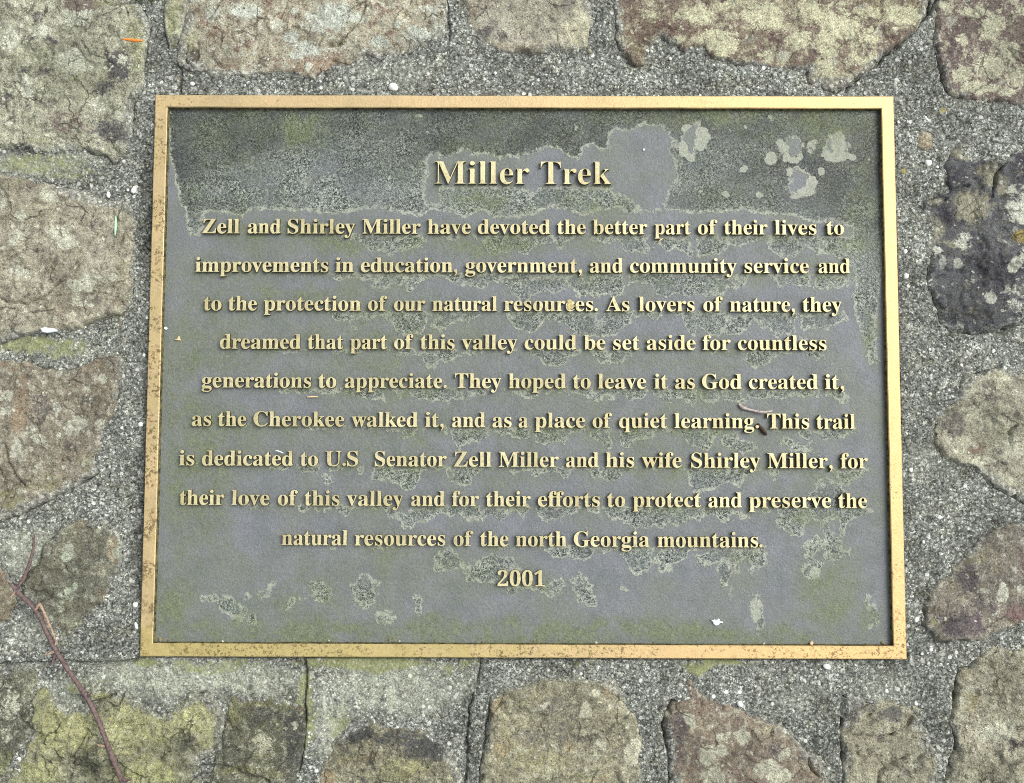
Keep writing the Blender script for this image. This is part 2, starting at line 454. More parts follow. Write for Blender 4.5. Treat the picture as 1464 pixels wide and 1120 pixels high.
# traced dark cracks in the mortar (photo pixels), half-width in px, depth
CR = [
 ([(192, 4), (204, 22), (212, 40), (208, 68), (204, 106), (198, 128), (189, 150), (183, 188), (172, 217), (161, 225), (128, 215)], 3.0, .006),
 ([(241, 0), (237, 33), (242, 68)], 2.6, .006),
 ([(257, 72), (258, 104), (255, 133)], 2.4, .005),
 ([(889, -10), (882, 25), (881, 56), (886, 70)], 3.6, .007),
 ([(638, 0), (640, 30), (642, 58)], 2.2, .004),
 ([(1328, -10), (1326, 18), (1305, 43), (1275, 70), (1257, 88), (1232, 104), (1215, 119), (1193, 131)], 4.2, .008),
 ([(1340, 0), (1326, 20)], 2.6, .006),
 ([(1212, 122), (1210, 134)], 2.0, .004),
 ([(1340, -10), (1342, 20), (1337, 55), (1342, 88), (1349, 118), (1357, 136), (1368, 140), (1400, 143)], 3.0, .006),
 ([(0, 209), (49, 217), (90, 219)], 1.6, .003),
 ([(60, 262), (107, 275), (134, 285), (171, 291)], 1.8, .003),
 ([(186, 410), (185, 430), (171, 446), (134, 457)], 2.0, .004),
 ([(169, 535), (167, 567)], 1.8, .004),
 ([(53, 527), (94, 532), (126, 524)], 1.5, .003),
 ([(138, 676), (120, 686), (86, 703), (67, 715), (35, 731), (0, 745), (-20, 752)], 3.6, .007),
 ([(90, 738), (86, 755), (64, 785), (57, 805), (36, 830)], 2.6, .005),
 ([(-20, 950), (0, 949), (61, 948), (94, 946), (128, 948), (179, 948), (191, 945), (199, 938)], 2.6, .006),
 ([(434, 936), (437, 962), (435, 1000), (435, 1033), (433, 1066), (428, 1100)], 2.4, .006),
 ([(689, 938), (684, 968), (682, 980)], 1.8, .004),
 ([(674, 995), (668, 1033), (667, 1070), (665, 1130)], 2.0, .005),
 ([(702, 1000), (694, 1058), (689, 1088), (687, 1130)], 2.6, .006),
 ([(961, 1003), (955, 1022), (948, 1035), (953, 1058), (960, 1088), (958, 1130)], 4.2, .008),
 ([(1206, 996), (1203, 1053), (1206, 1084), (1209, 1130)], 3.2, .006),
 ([(1372, 958), (1366, 993), (1365, 1023), (1369, 1066), (1362, 1096), (1357, 1130)], 4.0, .008),
 ([(1325, 886), (1334, 902), (1343, 916), (1354, 917)], 2.6, .006),
 ([(1407, 940), (1386, 954), (1374, 956)], 2.2, .004),
 ([(1372, 556), (1381, 540), (1407, 531), (1430, 523)], 2.2, .004),
 ([(1326, 384), (1328, 410), (1342, 442), (1347, 460)], 2.8, .006),
 ([(1360, 475), (1386, 477), (1427, 474), (1449, 465), (1466, 453)], 2.0, .004),
 ([(1412, 689), (1435, 704), (1464, 719)], 1.8, .003),
 ([(1300, 780), (1320, 764), (1345, 752)], 1.6, .003),
 ([(907, 1033), (913, 1058)], 1.6, .003),
 ([(1141, 1063), (1152, 1078)], 1.6, .003),
 ([(205, 345), (207, 352), (216, 357)], 2.2, .004),
]

BLM = {  # channel: blobs (u, v, ru, rv, amount)
 'pale': [(110, 1000, 95, 30, .55), (250, 970, 130, 35, 1.0), (360, 975, 70, 30, 1.0), (560, 985, 110, 38, .9), (480, 1040, 30, 60, .9),
          (600, 1000, 60, 30, .7), (40, 790, 45, 40, .9), (30, 235, 60, 20, .7), (110, 230, 40, 16, .6), (60, 900, 50, 25, .4),
          (560, 105, 60, 20, .4), (1260, 985, 50, 25, .3), (1320, 660, 60, 30, .25), (100, 500, 50, 18, .25), (1130, 1000, 40, 20, .3)],
 'moss': [(60, 232, 90, 22, .6), (40, 495, 60, 16, .8), (170, 440, 20, 30, .5), (209, 946, 20, 7, 1.3), (300, 950, 90, 14, .6),
          (520, 950, 110, 14, .95), (440, 1010, 18, 80, .7), (490, 1060, 25, 60, .55), (1020, 950, 60, 9, .9), (640, 955, 60, 12, .5),
          (130, 985, 40, 14, .6), (195, 330, 12, 40, .3), (70, 500, 90, 20, .6), (1180, 955, 40, 6, .3), (820, 946, 60, 8, .4), (100, 250, 70, 12, .5)],
 'dark': [(1310, 100, 40, 60, .35), (1320, 1040, 40, 70, .5), (1180, 1040, 25, 60, .4), (680, 1040, 22, 80, .55), (930, 1050, 22, 60, .45),
          (1380, 170, 50, 20, .3), (208, 300, 16, 120, .8), (207, 700, 14, 200, .85), (1290, 560, 14, 200, .3), (140, 915, 60, 25, .4), (1400, 760, 60, 30, .3), (225, 60, 20, 50, .3)],
 'gold': [(1343, 155, 5, 4, .6), (1296, 243, 4, 5, .55)],
}
def blobs(X, Y, L, warp=0.004, seed=0):
    r = np.zeros_like(X)
    if not L: return r
    wx = X + warp * fbm(X, Y, 0.02, 300 + seed, 3); wy = Y + warp * fbm(X, Y, 0.02, 400 + seed, 3)
    for b in L:
        if len(b) == 4: u, v, ru, am = b; rv = ru
        else: u, v, ru, rv, am = b
        c = at(u, v)
        q = np.hypot((wx - c[0]) / (ru * PX), (wy - c[1]) / (rv * PX))
        r = np.maximum(r, am * sstep(1.35 - q) if ru > 12 else am * np.clip((1.5 - q) * 1.4, 0, 1))
    return r
# ---- stones -------------------------------------------------------
STONE_POLYS = []
def stone(poly, mat, zt, label, seed, L=(), D=(), RU=(), MO=(), fis=(), amp=1.0, ew=7.0, terr=1.0, pitch=0.00105, rag=1.0, smear=0.0):
    zt = 0.0012 + 0.20 * zt
    ew *= 0.55
    P = at2(poly, zt * 0.5)
    STONE_POLYS.append(P)
    m = 0.007
    x0, y0 = P.min(0) - m; x1, y1 = P.max(0) + m
    cx, cy = P.mean(0)
    X, Y = np.meshgrid(np.arange(x0, x1, pitch), np.arange(y0, y1, pitch))
    dd = sdf(X, Y, P)
    dd += rag * (0.0042 * fbm(X, Y, 0.022, seed * 3 + 1, 2) + 0.0034 * fbm(X, Y, 0.007, seed * 3 + 2, 3))
    e = ew * 0.001
    t = np.clip((dd + 0.0010) / e, 0, 1)
    Zs = zt + amp * (0.0042 * fbm(X, Y, 0.065, seed + 50, 3) + 0.0024 * fbm(X, Y, 0.016, seed + 70, 4) - 0.0022 * np.abs(fbm(X, Y, 0.028, seed + 75, 3)))
    # split layers of the rock: low ledges
    q = fbm(X * 1.0, Y * 1.35, 0.05, seed + 90, 4) * 5.0
    fl = np.floor(q); fr = q - fl
    Zs += terr * 0.0014 * (fl + sstep((fr - 0.86) / 0.14))
    lo = zt - 0.0012
    Zs = lo + 0.0012 * np.logaddexp(0, (Zs - lo) / 0.0012)
    Zs += 0.0011 * fbm(X, Y, 0.0048, seed + 110, 3) * (0.6 + 0.5 * amp)
    Zc = Zs - (np.maximum(Zs, zt) + 0.0002) * (1 - t) ** 2.4
    Zc = np.where(dd < -0.0010, Zc - (-0.0010 - dd) * 3.0, Zc)
    # natural partings in the rock
    rg_ = np.abs(fbm(X * 1.1, Y, 0.045, seed + 150, 3))
    Zc -= 0.0016 * np.exp(-(rg_ / 0.011) ** 2) * sstep((fbm(X, Y, 0.035, seed + 160, 2) - 0.02) / 0.12) * np.clip(dd / 0.004, 0, 1)
    Zf = Zc.copy()
    carve(X, Y, Zf, fis, seed)
    Zc += (Zf - Zc) * np.clip(dd / 0.005, 0.4, 1.2)
    # keep it out of the plaque's bed
    inr = np.minimum(WX - np.abs(X), WY - np.abs(Y))
    Zc = np.where(inr > -0.0012, np.minimum(Zc, -0.006), Zc)
    me, used = grid_mesh('stone', X, Y, Zc, dd > -0.0045, (cx, cy, 0))
    add_attr(me, 'mask', [blobs(X, Y, c, 0.006, seed) for c in (L, D, RU, MO)], used)
    ed = np.clip(dd / 0.03, 0, 1)
    sm_ = np.clip(0.5 + 1.3 * fbm(X, Y, 0.05, seed + 130, 2) + smear, 0, 1)
    add_attr(me, 'rim', [ed, sm_, ed, ed], used)
    o = link('stone', me, mat, wall, (cx, cy, 0))
    if label: o['label'] = label
    return o

PALE = (190, 190, 172)
m = mat_stone('stone_greenish_grey', (168, 165, 138), (148, 146, 120), (126, 118, 106), 1, 0.55, 0.22, lichen=(192, 192, 174), dark=(88, 84, 90), rust=(126, 100, 92), moss=(158, 164, 96))
stone([(-130, -60), (110, -70), (160, -14), (192, 2), (204, 22), (212, 40), (208, 68), (204, 106), (198, 128), (189, 150), (183, 188), (172, 217), (161, 225),
       (128, 214), (90, 217), (49, 216), (33, 210), (0, 207), (-60, 212), (-140, 190)], m, .007, 'large grey green stone in the upper left with a dark purple stain', 1,
      L=[(106, 92, 24, 20, .9), (70, 45, 13, .7), (128, 25, 12, .6), (145, 155, 16, 11, .6), (100, 26, 14, .5), (20, 55, 22, .5), (45, 130, 14, 20, .5), (178, 95, 9, .4)],
      D=[(172, 100, 20, 26, .85), (150, 128, 18, 14, .7), (48, 62, 12, .4), (160, 190, 28, 22, .6), (58, 27, 8, .55), (77, 58, 7, .6), (40, 100, 9, .5), (71, 106, 6, .7), (5, 145, 14, .6)],
      RU=[(120, 8, 34, 14, .9), (100, 180, 40, 26, .4), (20, 10, 30, 12, .3)],
      MO=[(195, 70, 14, 60, .55), (60, 80, 50, 30, .35), (150, 5, 18, 6, .6), (56, 204, 26, 8, .5), (110, 120, 50, 40, .3)],
      fis=[([(150, 4), (165, 11), (185, 6)], 1.4, .002), ([(118, 212), (140, 200)], 1.2, .0015)], amp=.8)
m = mat_stone('stone_sliver', (150, 148, 112), (128, 126, 92), (166, 158, 120), 2, 0.45, 0.15)
stone([(241, -50), (276, -50), (270, 0), (262, 34), (255, 52), (250, 66), (243, 68), (237, 33)], m, .004, 'narrow olive sliver of stone left of the tan stone', 2, MO=[(250, 40, 8, 30, .5)], rag=.4, ew=4, amp=.5)
m = mat_stone('stone_tan_rusty', (176, 164, 136), (158, 150, 126), (140, 108, 92), 3, 0.55, 0.35, lichen=(184, 188, 178), dark=(96, 88, 80), rust=(148, 110, 84), mix3=.54)
stone([(272, -70), (500, -110), (632, -60), (636, 0), (638, 33), (640, 58), (627, 60), (613, 64), (591, 82), (564, 86), (537, 85), (522, 81), (519, 91), (509, 101), (476, 104), (463, 112),
       (433, 112), (405, 101), (350, 111), (325, 112), (284, 103), (275, 101), (258, 92), (257, 75), (256, 50), (264, 25)], m, .007, 'long tan and rust stone above the left half of the plaque', 3,
      L=[(480, 25, 34, 22, .8), (440, 75, 26, 16, .6), (350, 15, 24, 14, .6), (600, 50, 22, 14, .6), (545, 60, 22, 14, .5), (300, 20, 12, .4), (420, 55, 16, .5), (620, 20, 14, .4), (460, 40, 14, .5)],
      D=[(278, 84, 7, 12, 1.0), (380, 92, 10, .5)],
      RU=[(310, 55, 26, 14, .5), (455, 90, 50, 20, .6), (330, 95, 30, 12, .4), (500, 5, 40, 10, .35), (290, 30, 14, 20, .5), (540, 78, 16, 6, .6), (415, 30, 20, 8, .5), (382, 10, 14, .5)],
      MO=[(480, 62, 8, 6, .5), (500, 40, 30, 10, .35), (270, 60, 14, 18, .6), (572, 82, 26, 7, .5)],
      fis=[([(523, 12), (508, 38), (494, 56), (482, 66), (470, 66)], 2.4, .004), ([(412, 0), (402, 28)], 1.6, .002), ([(270, 66), (266, 90), (276, 100)], 2.0, .003), ([(285, 62), (284, 88)], 1.6, .003)], amp=1.1)
m = mat_stone('stone_pale_buff', (170, 162, 144), (156, 148, 128), (134, 124, 116), 4, 0.5, 0.18, lichen=(188, 182, 152), dark=(104, 100, 100))
stone([(655, -70), (780, -100), (846, -50), (848, 0), (850, 25), (850, 49), (845, 74), (827, 76), (793, 68), (769, 75), (728, 72), (709, 65), (690, 64), (671, 50), (665, 30), (660, 0)], m, .005,
      'pale buff stone above the middle of the plaque', 4, L=[(830, 42, 24, 28, .7), (760, 20, 20, .3)], D=[(690, 48, 18, 12, .7), (715, 58, 16, 8, .4)], RU=[(740, 70, 40, 8, .4), (680, 10, 20, 14, .3)], MO=[(835, 75, 16, 8, .5)], amp=.8, ew=10)
m = mat_stone('stone_maroon_mottled', (136, 112, 96), (116, 92, 84), (170, 160, 126), 5, 0.55, 0.42, lichen=(184, 180, 146), dark=(92, 72, 72), rust=(108, 76, 64), mix3=.5)
stone([(888, -60), (1000, -100), (1250, -110), (1330, -50), (1327, 0), (1324, 22), (1305, 43), (1275, 70), (1257, 88), (1232, 104), (1215, 119), (1193, 130), (1182, 126), (1158, 116), (1152, 102), (1122, 100),
       (1084, 94), (1051, 94), (1032, 85), (1005, 66), (969, 64), (947, 56), (928, 68), (920, 93), (909, 97), (890, 77), (881, 56), (881, 25)], m, .009, 'large maroon stone with pale lichen over the right half of the plaque', 5,
      L=[(1030, 62, 26, 20, .9), (1000, 22, 22, 18, .8), (1090, 25, 36, 22, .8), (1140, 60, 18, 14, .8), (1160, 20, 30, 18, .7), (1200, 40, 36, 30, .7), (1230, 85, 30, 14, .5), (970, 60, 16, 10, .6), (1290, 25, 24, 18, .8), (1240, 60, 22, 18, .6),
         (1180, 110, 22, 14, .5), (930, 20, 20, .4), (1168, 95, 12, .8), (1180, 65, 20, 26, .6), (1240, 20, 30, 14, .5), (1058, 8, 34, 8, .7), (1095, 82, 9, .6)],
      D=[(1105, 60, 20, 24, .5), (1170, 75, 16, .5), (1145, 100, 16, 10, .5)], RU=[(930, 40, 50, 30, .5), (1060, 75, 30, 12, .5), (1000, 50, 30, 14, .5), (1280, 60, 20, 20, .3)],
      MO=[(910, 75, 16, 14, .5), (1300, 10, 14, .35), (1255, 12, 18, .35)], fis=[([(1232, 100), (1262, 76), (1300, 40)], 1.0, .0014)], amp=.8, ew=6)
m = mat_stone('stone_plum_lichen', (126, 104, 96), (112, 92, 90), (150, 138, 116), 6, 0.5, 0.45, lichen=(180, 176, 148), dark=(92, 76, 82))
stone([(1344, -70), (1500, -110), (1590, -20), (1600, 140), (1540, 170), (1464, 153), (1430, 149), (1400, 142), (1367, 139), (1357, 135), (1348, 117), (1342, 88), (1337, 55), (1341, 20)], m, .008, 'plum stone covered in round pale lichen in the upper right corner', 6,
      L=[(1418, 38, 18, 20, 1.1), (1410, 95, 24, 22, .9), (1375, 110, 20, 16, .8), (1390, 18, 24, 10, .7), (1440, 75, 20, 20, .7), (1400, 128, 34, 10, .8), (1450, 110, 18, 20, .7), (1455, 15, 14, .5), (1370, 60, 9, .6), (1435, 130, 20, 10, .6), (1350, 15, 9, .6)],
      D=[(1360, 60, 14, 40, .5), (1418, 38, 6, .8)], fis=[([(1440, 70), (1455, 90), (1464, 95)], 1.4, .002), ([(1395, 110), (1400, 90)], 1.2, .0015)], amp=.7)
m = mat_stone('stone_dark_violet', (92, 92, 100), (80, 80, 90), (132, 126, 108), 7, 0.5, 0.14, lichen=(186, 186, 172), dark=(76, 72, 82), rust=(150, 142, 110), moss=(186, 156, 36), mix3=.58, mott=.3)
stone([(1365, 206), (1378, 212), (1392, 231), (1413, 230), (1432, 229), (1446, 217), (1464, 205), (1540, 190), (1600, 300), (1560, 440), (1464, 453), (1448, 464), (1427, 473), (1386, 476), (1360, 473), (1346, 460), (1341, 441), (1327, 409), (1325, 382),
       (1327, 345), (1325, 312), (1325, 290), (1357, 272), (1350, 259), (1350, 240)], m, .008, 'dark violet stone with a yellow lichen patch right of the plaque', 7,
      L=[(1455, 302, 18, 22, .8), (1446, 383, 8, .8), (1341, 363, 6, .6), (1462, 275, 10, .5), (1450, 430, 22, 26, .35), (1443, 275, 6, .6), (1380, 345, 12, 10, .45), (1462, 370, 10, 14, .4), (1385, 398, 10, 7, .3)],
      D=[(1366, 250, 16, 16, .6), (1350, 310, 16, 22, .5), (1420, 390, 50, 40, .4), (1455, 230, 14, 14, .6)], RU=[(1385, 300, 28, 30, .8), (1376, 218, 12, 8, .8), (1408, 250, 12, 18, .7), (1335, 330, 12, 22, .6), (1360, 350, 24, 6, .6), (1430, 270, 10, 12, .6), (1340, 285, 14, 5, .7)],
      MO=[(1457, 340, 14, 10, 1.3)],
      fis=[([(1448, 216), (1436, 232), (1420, 250), (1416, 282)], 2.4, .005), ([(1356, 274), (1372, 268), (1384, 266)], 2.2, .004), ([(1330, 296), (1350, 286)], 1.8, .003), ([(1384, 308), (1400, 296)], 1.4, .002)], amp=1.1, terr=1.3)
m = mat_stone('stone_olive_buff', (168, 162, 136), (148, 142, 118), (126, 118, 108), 8, 0.5, 0.3, lichen=(186, 184, 160), dark=(112, 104, 104), rust=(134, 100, 80), moss=(170, 170, 110))
stone([(1373, 557), (1381, 540), (1407, 531), (1430, 523), (1446, 527), (1464, 517), (1540, 500), (1590, 600), (1540, 720), (1464, 717), (1435, 703), (1413, 689), (1395, 669), (1375, 663), (1350, 651), (1336, 626), (1337, 600), (1347, 580)], m, .006,
      'olive buff stone at the right edge below the dark violet one', 8, L=[(1425, 610, 18, 14, .6), (1440, 640, 24, 18, .6), (1400, 660, 26, 10, .5), (1440, 690, 18, 12, .4), (1395, 590, 12, .4)],
      D=[(1365, 610, 18, 28, .6), (1414, 616, 6, .6), (1424, 650, 6, .6), (1445, 590, 4, .7), (1420, 668, 5, .6), (1385, 575, 20, 12, .35), (1410, 560, 18, 18, .4)], RU=[(1396, 642, 7, .8), (1337, 620, 5, 8, .5)], MO=[(1432, 620, 12, .4)],
      fis=[([(1442, 632), (1440, 618), (1450, 608)], 2.0, .003), ([(1375, 552), (1384, 543)], 2.0, .003)], amp=1.2)
m = mat_stone('stone_purple_buff', (132, 122, 108), (116, 106, 100), (158, 146, 116), 9, 0.55, 0.15, lichen=(182, 180, 164), dark=(100, 90, 98), rust=(124, 84, 84), moss=(150, 146, 88))
stone([(1442, 746), (1464, 752), (1540, 730), (1590, 800), (1550, 880), (1464, 893), (1431, 902), (1400, 914), (1377, 914), (1352, 917), (1343, 916), (1336, 904), (1325, 891), (1325, 880), (1334, 846), (1347, 828), (1377, 801), (1398, 778)], m, .006,
      'two tone stone with a purple lower half beside the lower right of the plaque', 9, L=[(1432, 848, 9, 10, .9), (1462, 842, 5, .9), (1400, 845, 16, 8, .3)], D=[(1375, 895, 34, 20, .7), (1400, 870, 34, 18, .4), (1378, 825, 12, 18, .6)],
      RU=[(1455, 880, 24, 14, .8), (1395, 890, 20, 10, .5), (1462, 800, 8, 14, .5)], MO=[(1395, 790, 26, 14, .5), (1360, 840, 20, 22, .35), (1335, 884, 6, .7)], amp=1.2)
m = mat_stone('stone_beige_rough', (172, 164, 138), (154, 146, 118), (128, 120, 104), 10, 0.55, 0.2, relief=.0014, moss=(150, 132, 76))
stone([(1450, 929), (1462, 916), (1540, 900), (1600, 1000), (1580, 1150), (1480, 1240), (1358, 1200), (1358, 1120), (1363, 1096), (1369, 1066), (1364, 1023), (1366, 993), (1372, 957), (1386, 954), (1407, 938), (1422, 927)], m, .008,
      'rough beige stone in the lower right corner', 10, L=[(1420, 1040, 30, 20, .5), (1400, 980, 20, 12, .3)], D=[(1440, 1060, 8, 12, .5), (1460, 1060, 6, .6), (1410, 985, 8, 10, .3)], MO=[(1390, 1005, 10, 14, .7), (1380, 960, 10, .6)], fis=[([(1462, 925), (1448, 932), (1444, 940)], 2.0, .004)], amp=1.8, terr=1.4)
m = mat_stone('stone_small_split', (158, 150, 124), (142, 134, 108), (120, 114, 104), 11, 0.5, 0.1, relief=.0012, dark=(106, 104, 104))
stone([(1207, 998), (1213, 993), (1249, 998), (1295, 1002), (1313, 1014), (1322, 1038), (1330, 1059), (1334, 1084), (1339, 1130), (1340, 1190), (1210, 1190), (1209, 1120), (1206, 1084), (1203, 1053)], m, .007, 'small square buff stone with split layers below the right end of the plaque', 11,
      D=[(1272, 1020, 22, 12, .7), (1215, 1015, 12, 18, .7), (1240, 1012, 26, 8, .4)], RU=[(1250, 1080, 8, .3)], fis=[([(1302, 1026), (1294, 1042), (1280, 1048), (1270, 1052)], 2.0, .004), ([(1218, 1052), (1240, 1053), (1275, 1050)], 1.8, .003), ([(1254, 1118), (1258, 1102), (1276, 1092), (1290, 1084)], 2.2, .004), ([(1238, 1026), (1246, 1020)], 1.6, .003)], amp=1.3, terr=1.6)
m = mat_stone('stone_reddish', (142, 124, 106), (126, 108, 96), (156, 134, 106), 12, 0.5, 0.22, lichen=(176, 174, 152), dark=(104, 94, 96), rust=(136, 96, 78), moss=(176, 166, 128))
stone([(985, 974), (990, 984), (1004, 990), (1016, 998), (1035, 1000), (1057, 1014), (1081, 1029), (1103, 1039), (1125, 1050), (1141, 1063), (1152, 1077), (1169, 1082), (1182, 1099), (1185, 1130), (1180, 1200), (962, 1210), (960, 1120), (961, 1088), (954, 1058),
       (950, 1034), (958, 1016), (962, 1004), (980, 998)], m, .008, 'reddish pointed stone with round lichen spots below the plaque', 12,
      L=[(1013, 1080, 14, 16, 1.0), (1035, 1074, 7, 8, 1.1), (1027, 1106, 13, 11, .9), (1010, 1112, 6, .8), (984, 1030, 8, 8, .9), (1094, 1096, 12, 9, 1.0), (1115, 1112, 18, 14, .9), (1120, 1080, 14, 8, .6), (1060, 1052, 10, .5), (1036, 1050, 12, 7, .4)],
      D=[(968, 1060, 12, 40, .6), (1097, 1075, 18, 14, .5)], RU=[(1000, 1010, 24, 14, .4), (1060, 1030, 24, 8, .3), (985, 985, 7, 10, .6), (1163, 1100, 10, 16, .4)], MO=[(1105, 1040, 18, 6, .8), (1130, 1052, 16, 8, .7), (1170, 1100, 12, 14, .5), (1088, 1036, 10, 6, .6)],
      fis=[([(1106, 1038), (1102, 1050)], 2.0, .004), ([(1155, 1082), (1160, 1100), (1166, 1106)], 2.2, .004), ([(963, 1006), (978, 1000), (984, 992)], 2.0, .004)], amp=1.1)
m = mat_stone('stone_olive_brown', (154, 146, 112), (136, 130, 104), (122, 118, 106), 13, 0.55, 0.12, lichen=(190, 186, 160), dark=(118, 114, 108), rust=(168, 140, 92), moss=(172, 166, 104))
stone([(698, 1025), (703, 998), (718, 990), (740, 981), (778, 969), (825, 967), (877, 973), (886, 987), (893, 1011), (907, 1033), (914, 1058), (915, 1088), (915, 1130), (910, 1200), (690, 1210), (688, 1120), (690, 1088), (694, 1058)], m, .007, 'broad olive brown stone below the middle of the plaque', 13,
      L=[(838, 1018, 7, 9, .9), (906, 1072, 8, 16, 1.0), (852, 997, 6, 5, .8), (864, 1062, 7, .6), (790, 1100, 30, 14, .4)], D=[(810, 1010, 40, 26, .35), (790, 1050, 40, 20, .35), (758, 1052, 9, .5)], RU=[(812, 1065, 14, 10, .6), (872, 985, 10, 12, .6), (720, 1070, 16, 20, .5), (715, 1010, 10, 12, .5), (860, 1108, 20, 8, .4)],
      MO=[(770, 1090, 50, 24, .6), (745, 1000, 30, 14, .35), (725, 1050, 16, 30, .35), (820, 1110, 40, 10, .4)], amp=1.0, ew=9)
m = mat_stone('stone_dark_topped', (138, 130, 100), (118, 112, 92), (98, 96, 94), 14, 0.6, 0.1, lichen=(180, 178, 140), dark=(90, 90, 92), rust=(150, 122, 76), moss=(172, 170, 100))
stone([(461, 1082), (472, 1067), (489, 1055), (508, 1033), (532, 1032), (551, 1044), (601, 1044), (628, 1055), (647, 1088), (661, 1110), (663, 1140), (660, 1200), (440, 1210), (450, 1118)], m, .006, 'dark topped brown stone below the left half of the plaque', 14,
      D=[(520, 1045, 26, 14, .8), (610, 1066, 40, 20, .8), (560, 1055, 30, 8, .6)], RU=[(462, 1110, 12, 10, .8), (520, 1080, 30, 14, .3)], L=[(570, 1090, 20, 10, .3)], MO=[(575, 1098, 44, 16, .7), (490, 1082, 20, 10, .4), (545, 1105, 30, 10, .4)], amp=1.1, ew=11)
m = mat_stone('stone_dark_olive', (112, 110, 86), (98, 98, 84), (138, 134, 92), 15, 0.6, 0.08, dark=(88, 88, 86), moss=(150, 148, 74), relief=.0012, rust=(140, 112, 72))
stone([(327, 997), (345, 993), (371, 993), (396, 1003), (415, 1000), (433, 1004), (435, 1033), (431, 1071), (424, 1108), (420, 1180), (300, 1180), (302, 1084), (316, 1066), (322, 1022)], m, .006, 'dark olive stone with mossy edges beneath the lower left of the plaque', 15,
      MO=[(328, 1010, 16, 30, .7), (360, 1002, 40, 8, .6), (410, 1012, 20, 10, .4), (345, 1098, 50, 8, .6), (392, 1105, 14, 10, .6), (380, 1062, 12, 26, .4)], D=[(380, 1025, 26, 24, .5), (420, 1060, 12, 50, .5)], RU=[(428, 1008, 8, 10, .5)], L=[(378, 1060, 10, 14, .5)],
      fis=[([(300, 1090), (341, 1103), (382, 1118)], 3.0, .005)], amp=1.5, terr=1.3)
m = mat_stone('stone_mossy', (156, 152, 112), (134, 132, 102), (110, 108, 90), 16, 0.4, 0.04, moss=(190, 190, 112), dark=(92, 94, 80), relief=.0016)
stone([(52, 985), (66, 980), (78, 1000), (103, 1010), (118, 1012), (121, 980), (152, 977), (179, 989), (194, 1004), (226, 1024), (243, 1014), (273, 993), (294, 990), (307, 1004), (322, 1023), (318, 1060), (291, 1090), (286, 1130), (280, 1200), (0, 1200), (12, 1120), (30, 1082),
       (46, 1042)], m, .009, 'bumpy stone coated in yellow green moss at the lower left', 16,
      MO=[(90, 1040, 60, 40, .9), (60, 990, 16, 14, .8), (200, 1040, 60, 40, .8), (270, 1020, 36, 30, .9), (140, 990, 24, 12, .8), (50, 1100, 50, 24, .8), (210, 1100, 50, 20, .9), (300, 1040, 20, 30, .7)],
      D=[(135, 1080, 24, 24, .7), (265, 1065, 30, 18, .5), (235, 1045, 8, .5), (30, 1110, 30, 10, .3)], L=[(180, 1050, 30, 16, .3)],
      fis=[([(100, 1012), (130, 1006), (150, 1000), (166, 992)], 2.6, .005), ([(108, 1090), (118, 1060), (124, 1042)], 2.6, .004), ([(286, 1092), (300, 1076), (318, 1060)], 2.4, .004), ([(70, 1110), (60, 1080)], 2.0, .003)], amp=2.6, terr=1.6)
m = mat_stone('stone_grey_olive', (116, 114, 94), (102, 102, 88), (134, 134, 108), 17, 0.6, 0.1, relief=.0013, moss=(150, 156, 80))
stone([(-120, 950), (0, 951), (60, 951), (58, 975), (52, 1000), (47, 1040), (30, 1080), (10, 1118), (-30, 1180), (-120, 1190)], m, .007, 'grey olive stone in the lower left corner below the long crack', 17, MO=[(50, 1020, 14, 60, .6), (10, 1090, 34, 24, .6)], D=[(40, 1030, 10, 30, .4)], L=[(20, 1000, 20, 30, .3), (10, 1050, 14, .4)],
      fis=[([(2, 980), (30, 968), (56, 960)], 1.6, .002)], amp=1.5, rag=.8)
m = mat_stone('stone_brownish_buff', (162, 152, 128), (148, 138, 116), (134, 122, 108), 18, 0.5, 0.22, lichen=(188, 186, 166), dark=(118, 112, 108), rust=(146, 124, 98), moss=(152, 148, 96))
stone([(-120, 262), (0, 253), (35, 255), (75, 264), (107, 275), (134, 284), (171, 291), (185, 299), (186, 338), (185, 370), (186, 410), (185, 430), (171, 446), (134, 457), (110, 465), (67, 473), (0, 487), (-110, 490)], m, .005, 'buff stone with a curved crack left of the upper plaque', 18,
      L=[(98, 345, 10, 9, 1.1), (110, 408, 6, 6, 1.2), (85, 330, 12, 8, .7), (78, 285, 16, 12, .6), (130, 402, 12, 9, .7), (162, 395, 6, .7), (30, 338, 12, 10, .5), (36, 310, 8, .6), (115, 428, 12, 8, .5), (8, 290, 8, .5)],
      D=[(140, 320, 14, 12, .4), (135, 430, 14, 10, .4), (48, 268, 10, .4)], RU=[(52, 266, 18, 10, .7), (95, 440, 50, 14, .5), (170, 435, 14, 8, .5), (100, 415, 26, 16, .3)], MO=[(60, 300, 40, 24, .4), (175, 330, 10, 30, .3), (20, 260, 20, 8, .6), (178, 400, 10, 30, .4)],
      fis=[([(-30, 424), (0, 427), (16, 433), (40, 435), (62, 427), (78, 414), (88, 404)], 2.4, .0035), ([(133, 334), (130, 318), (137, 300)], 1.2, .0014)], amp=.7)
m = mat_stone('stone_brown', (142, 128, 108), (126, 114, 98), (150, 140, 118), 19, 0.5, 0.35, lichen=(178, 176, 160), dark=(104, 98, 96), rust=(150, 118, 84), moss=(142, 140, 84))
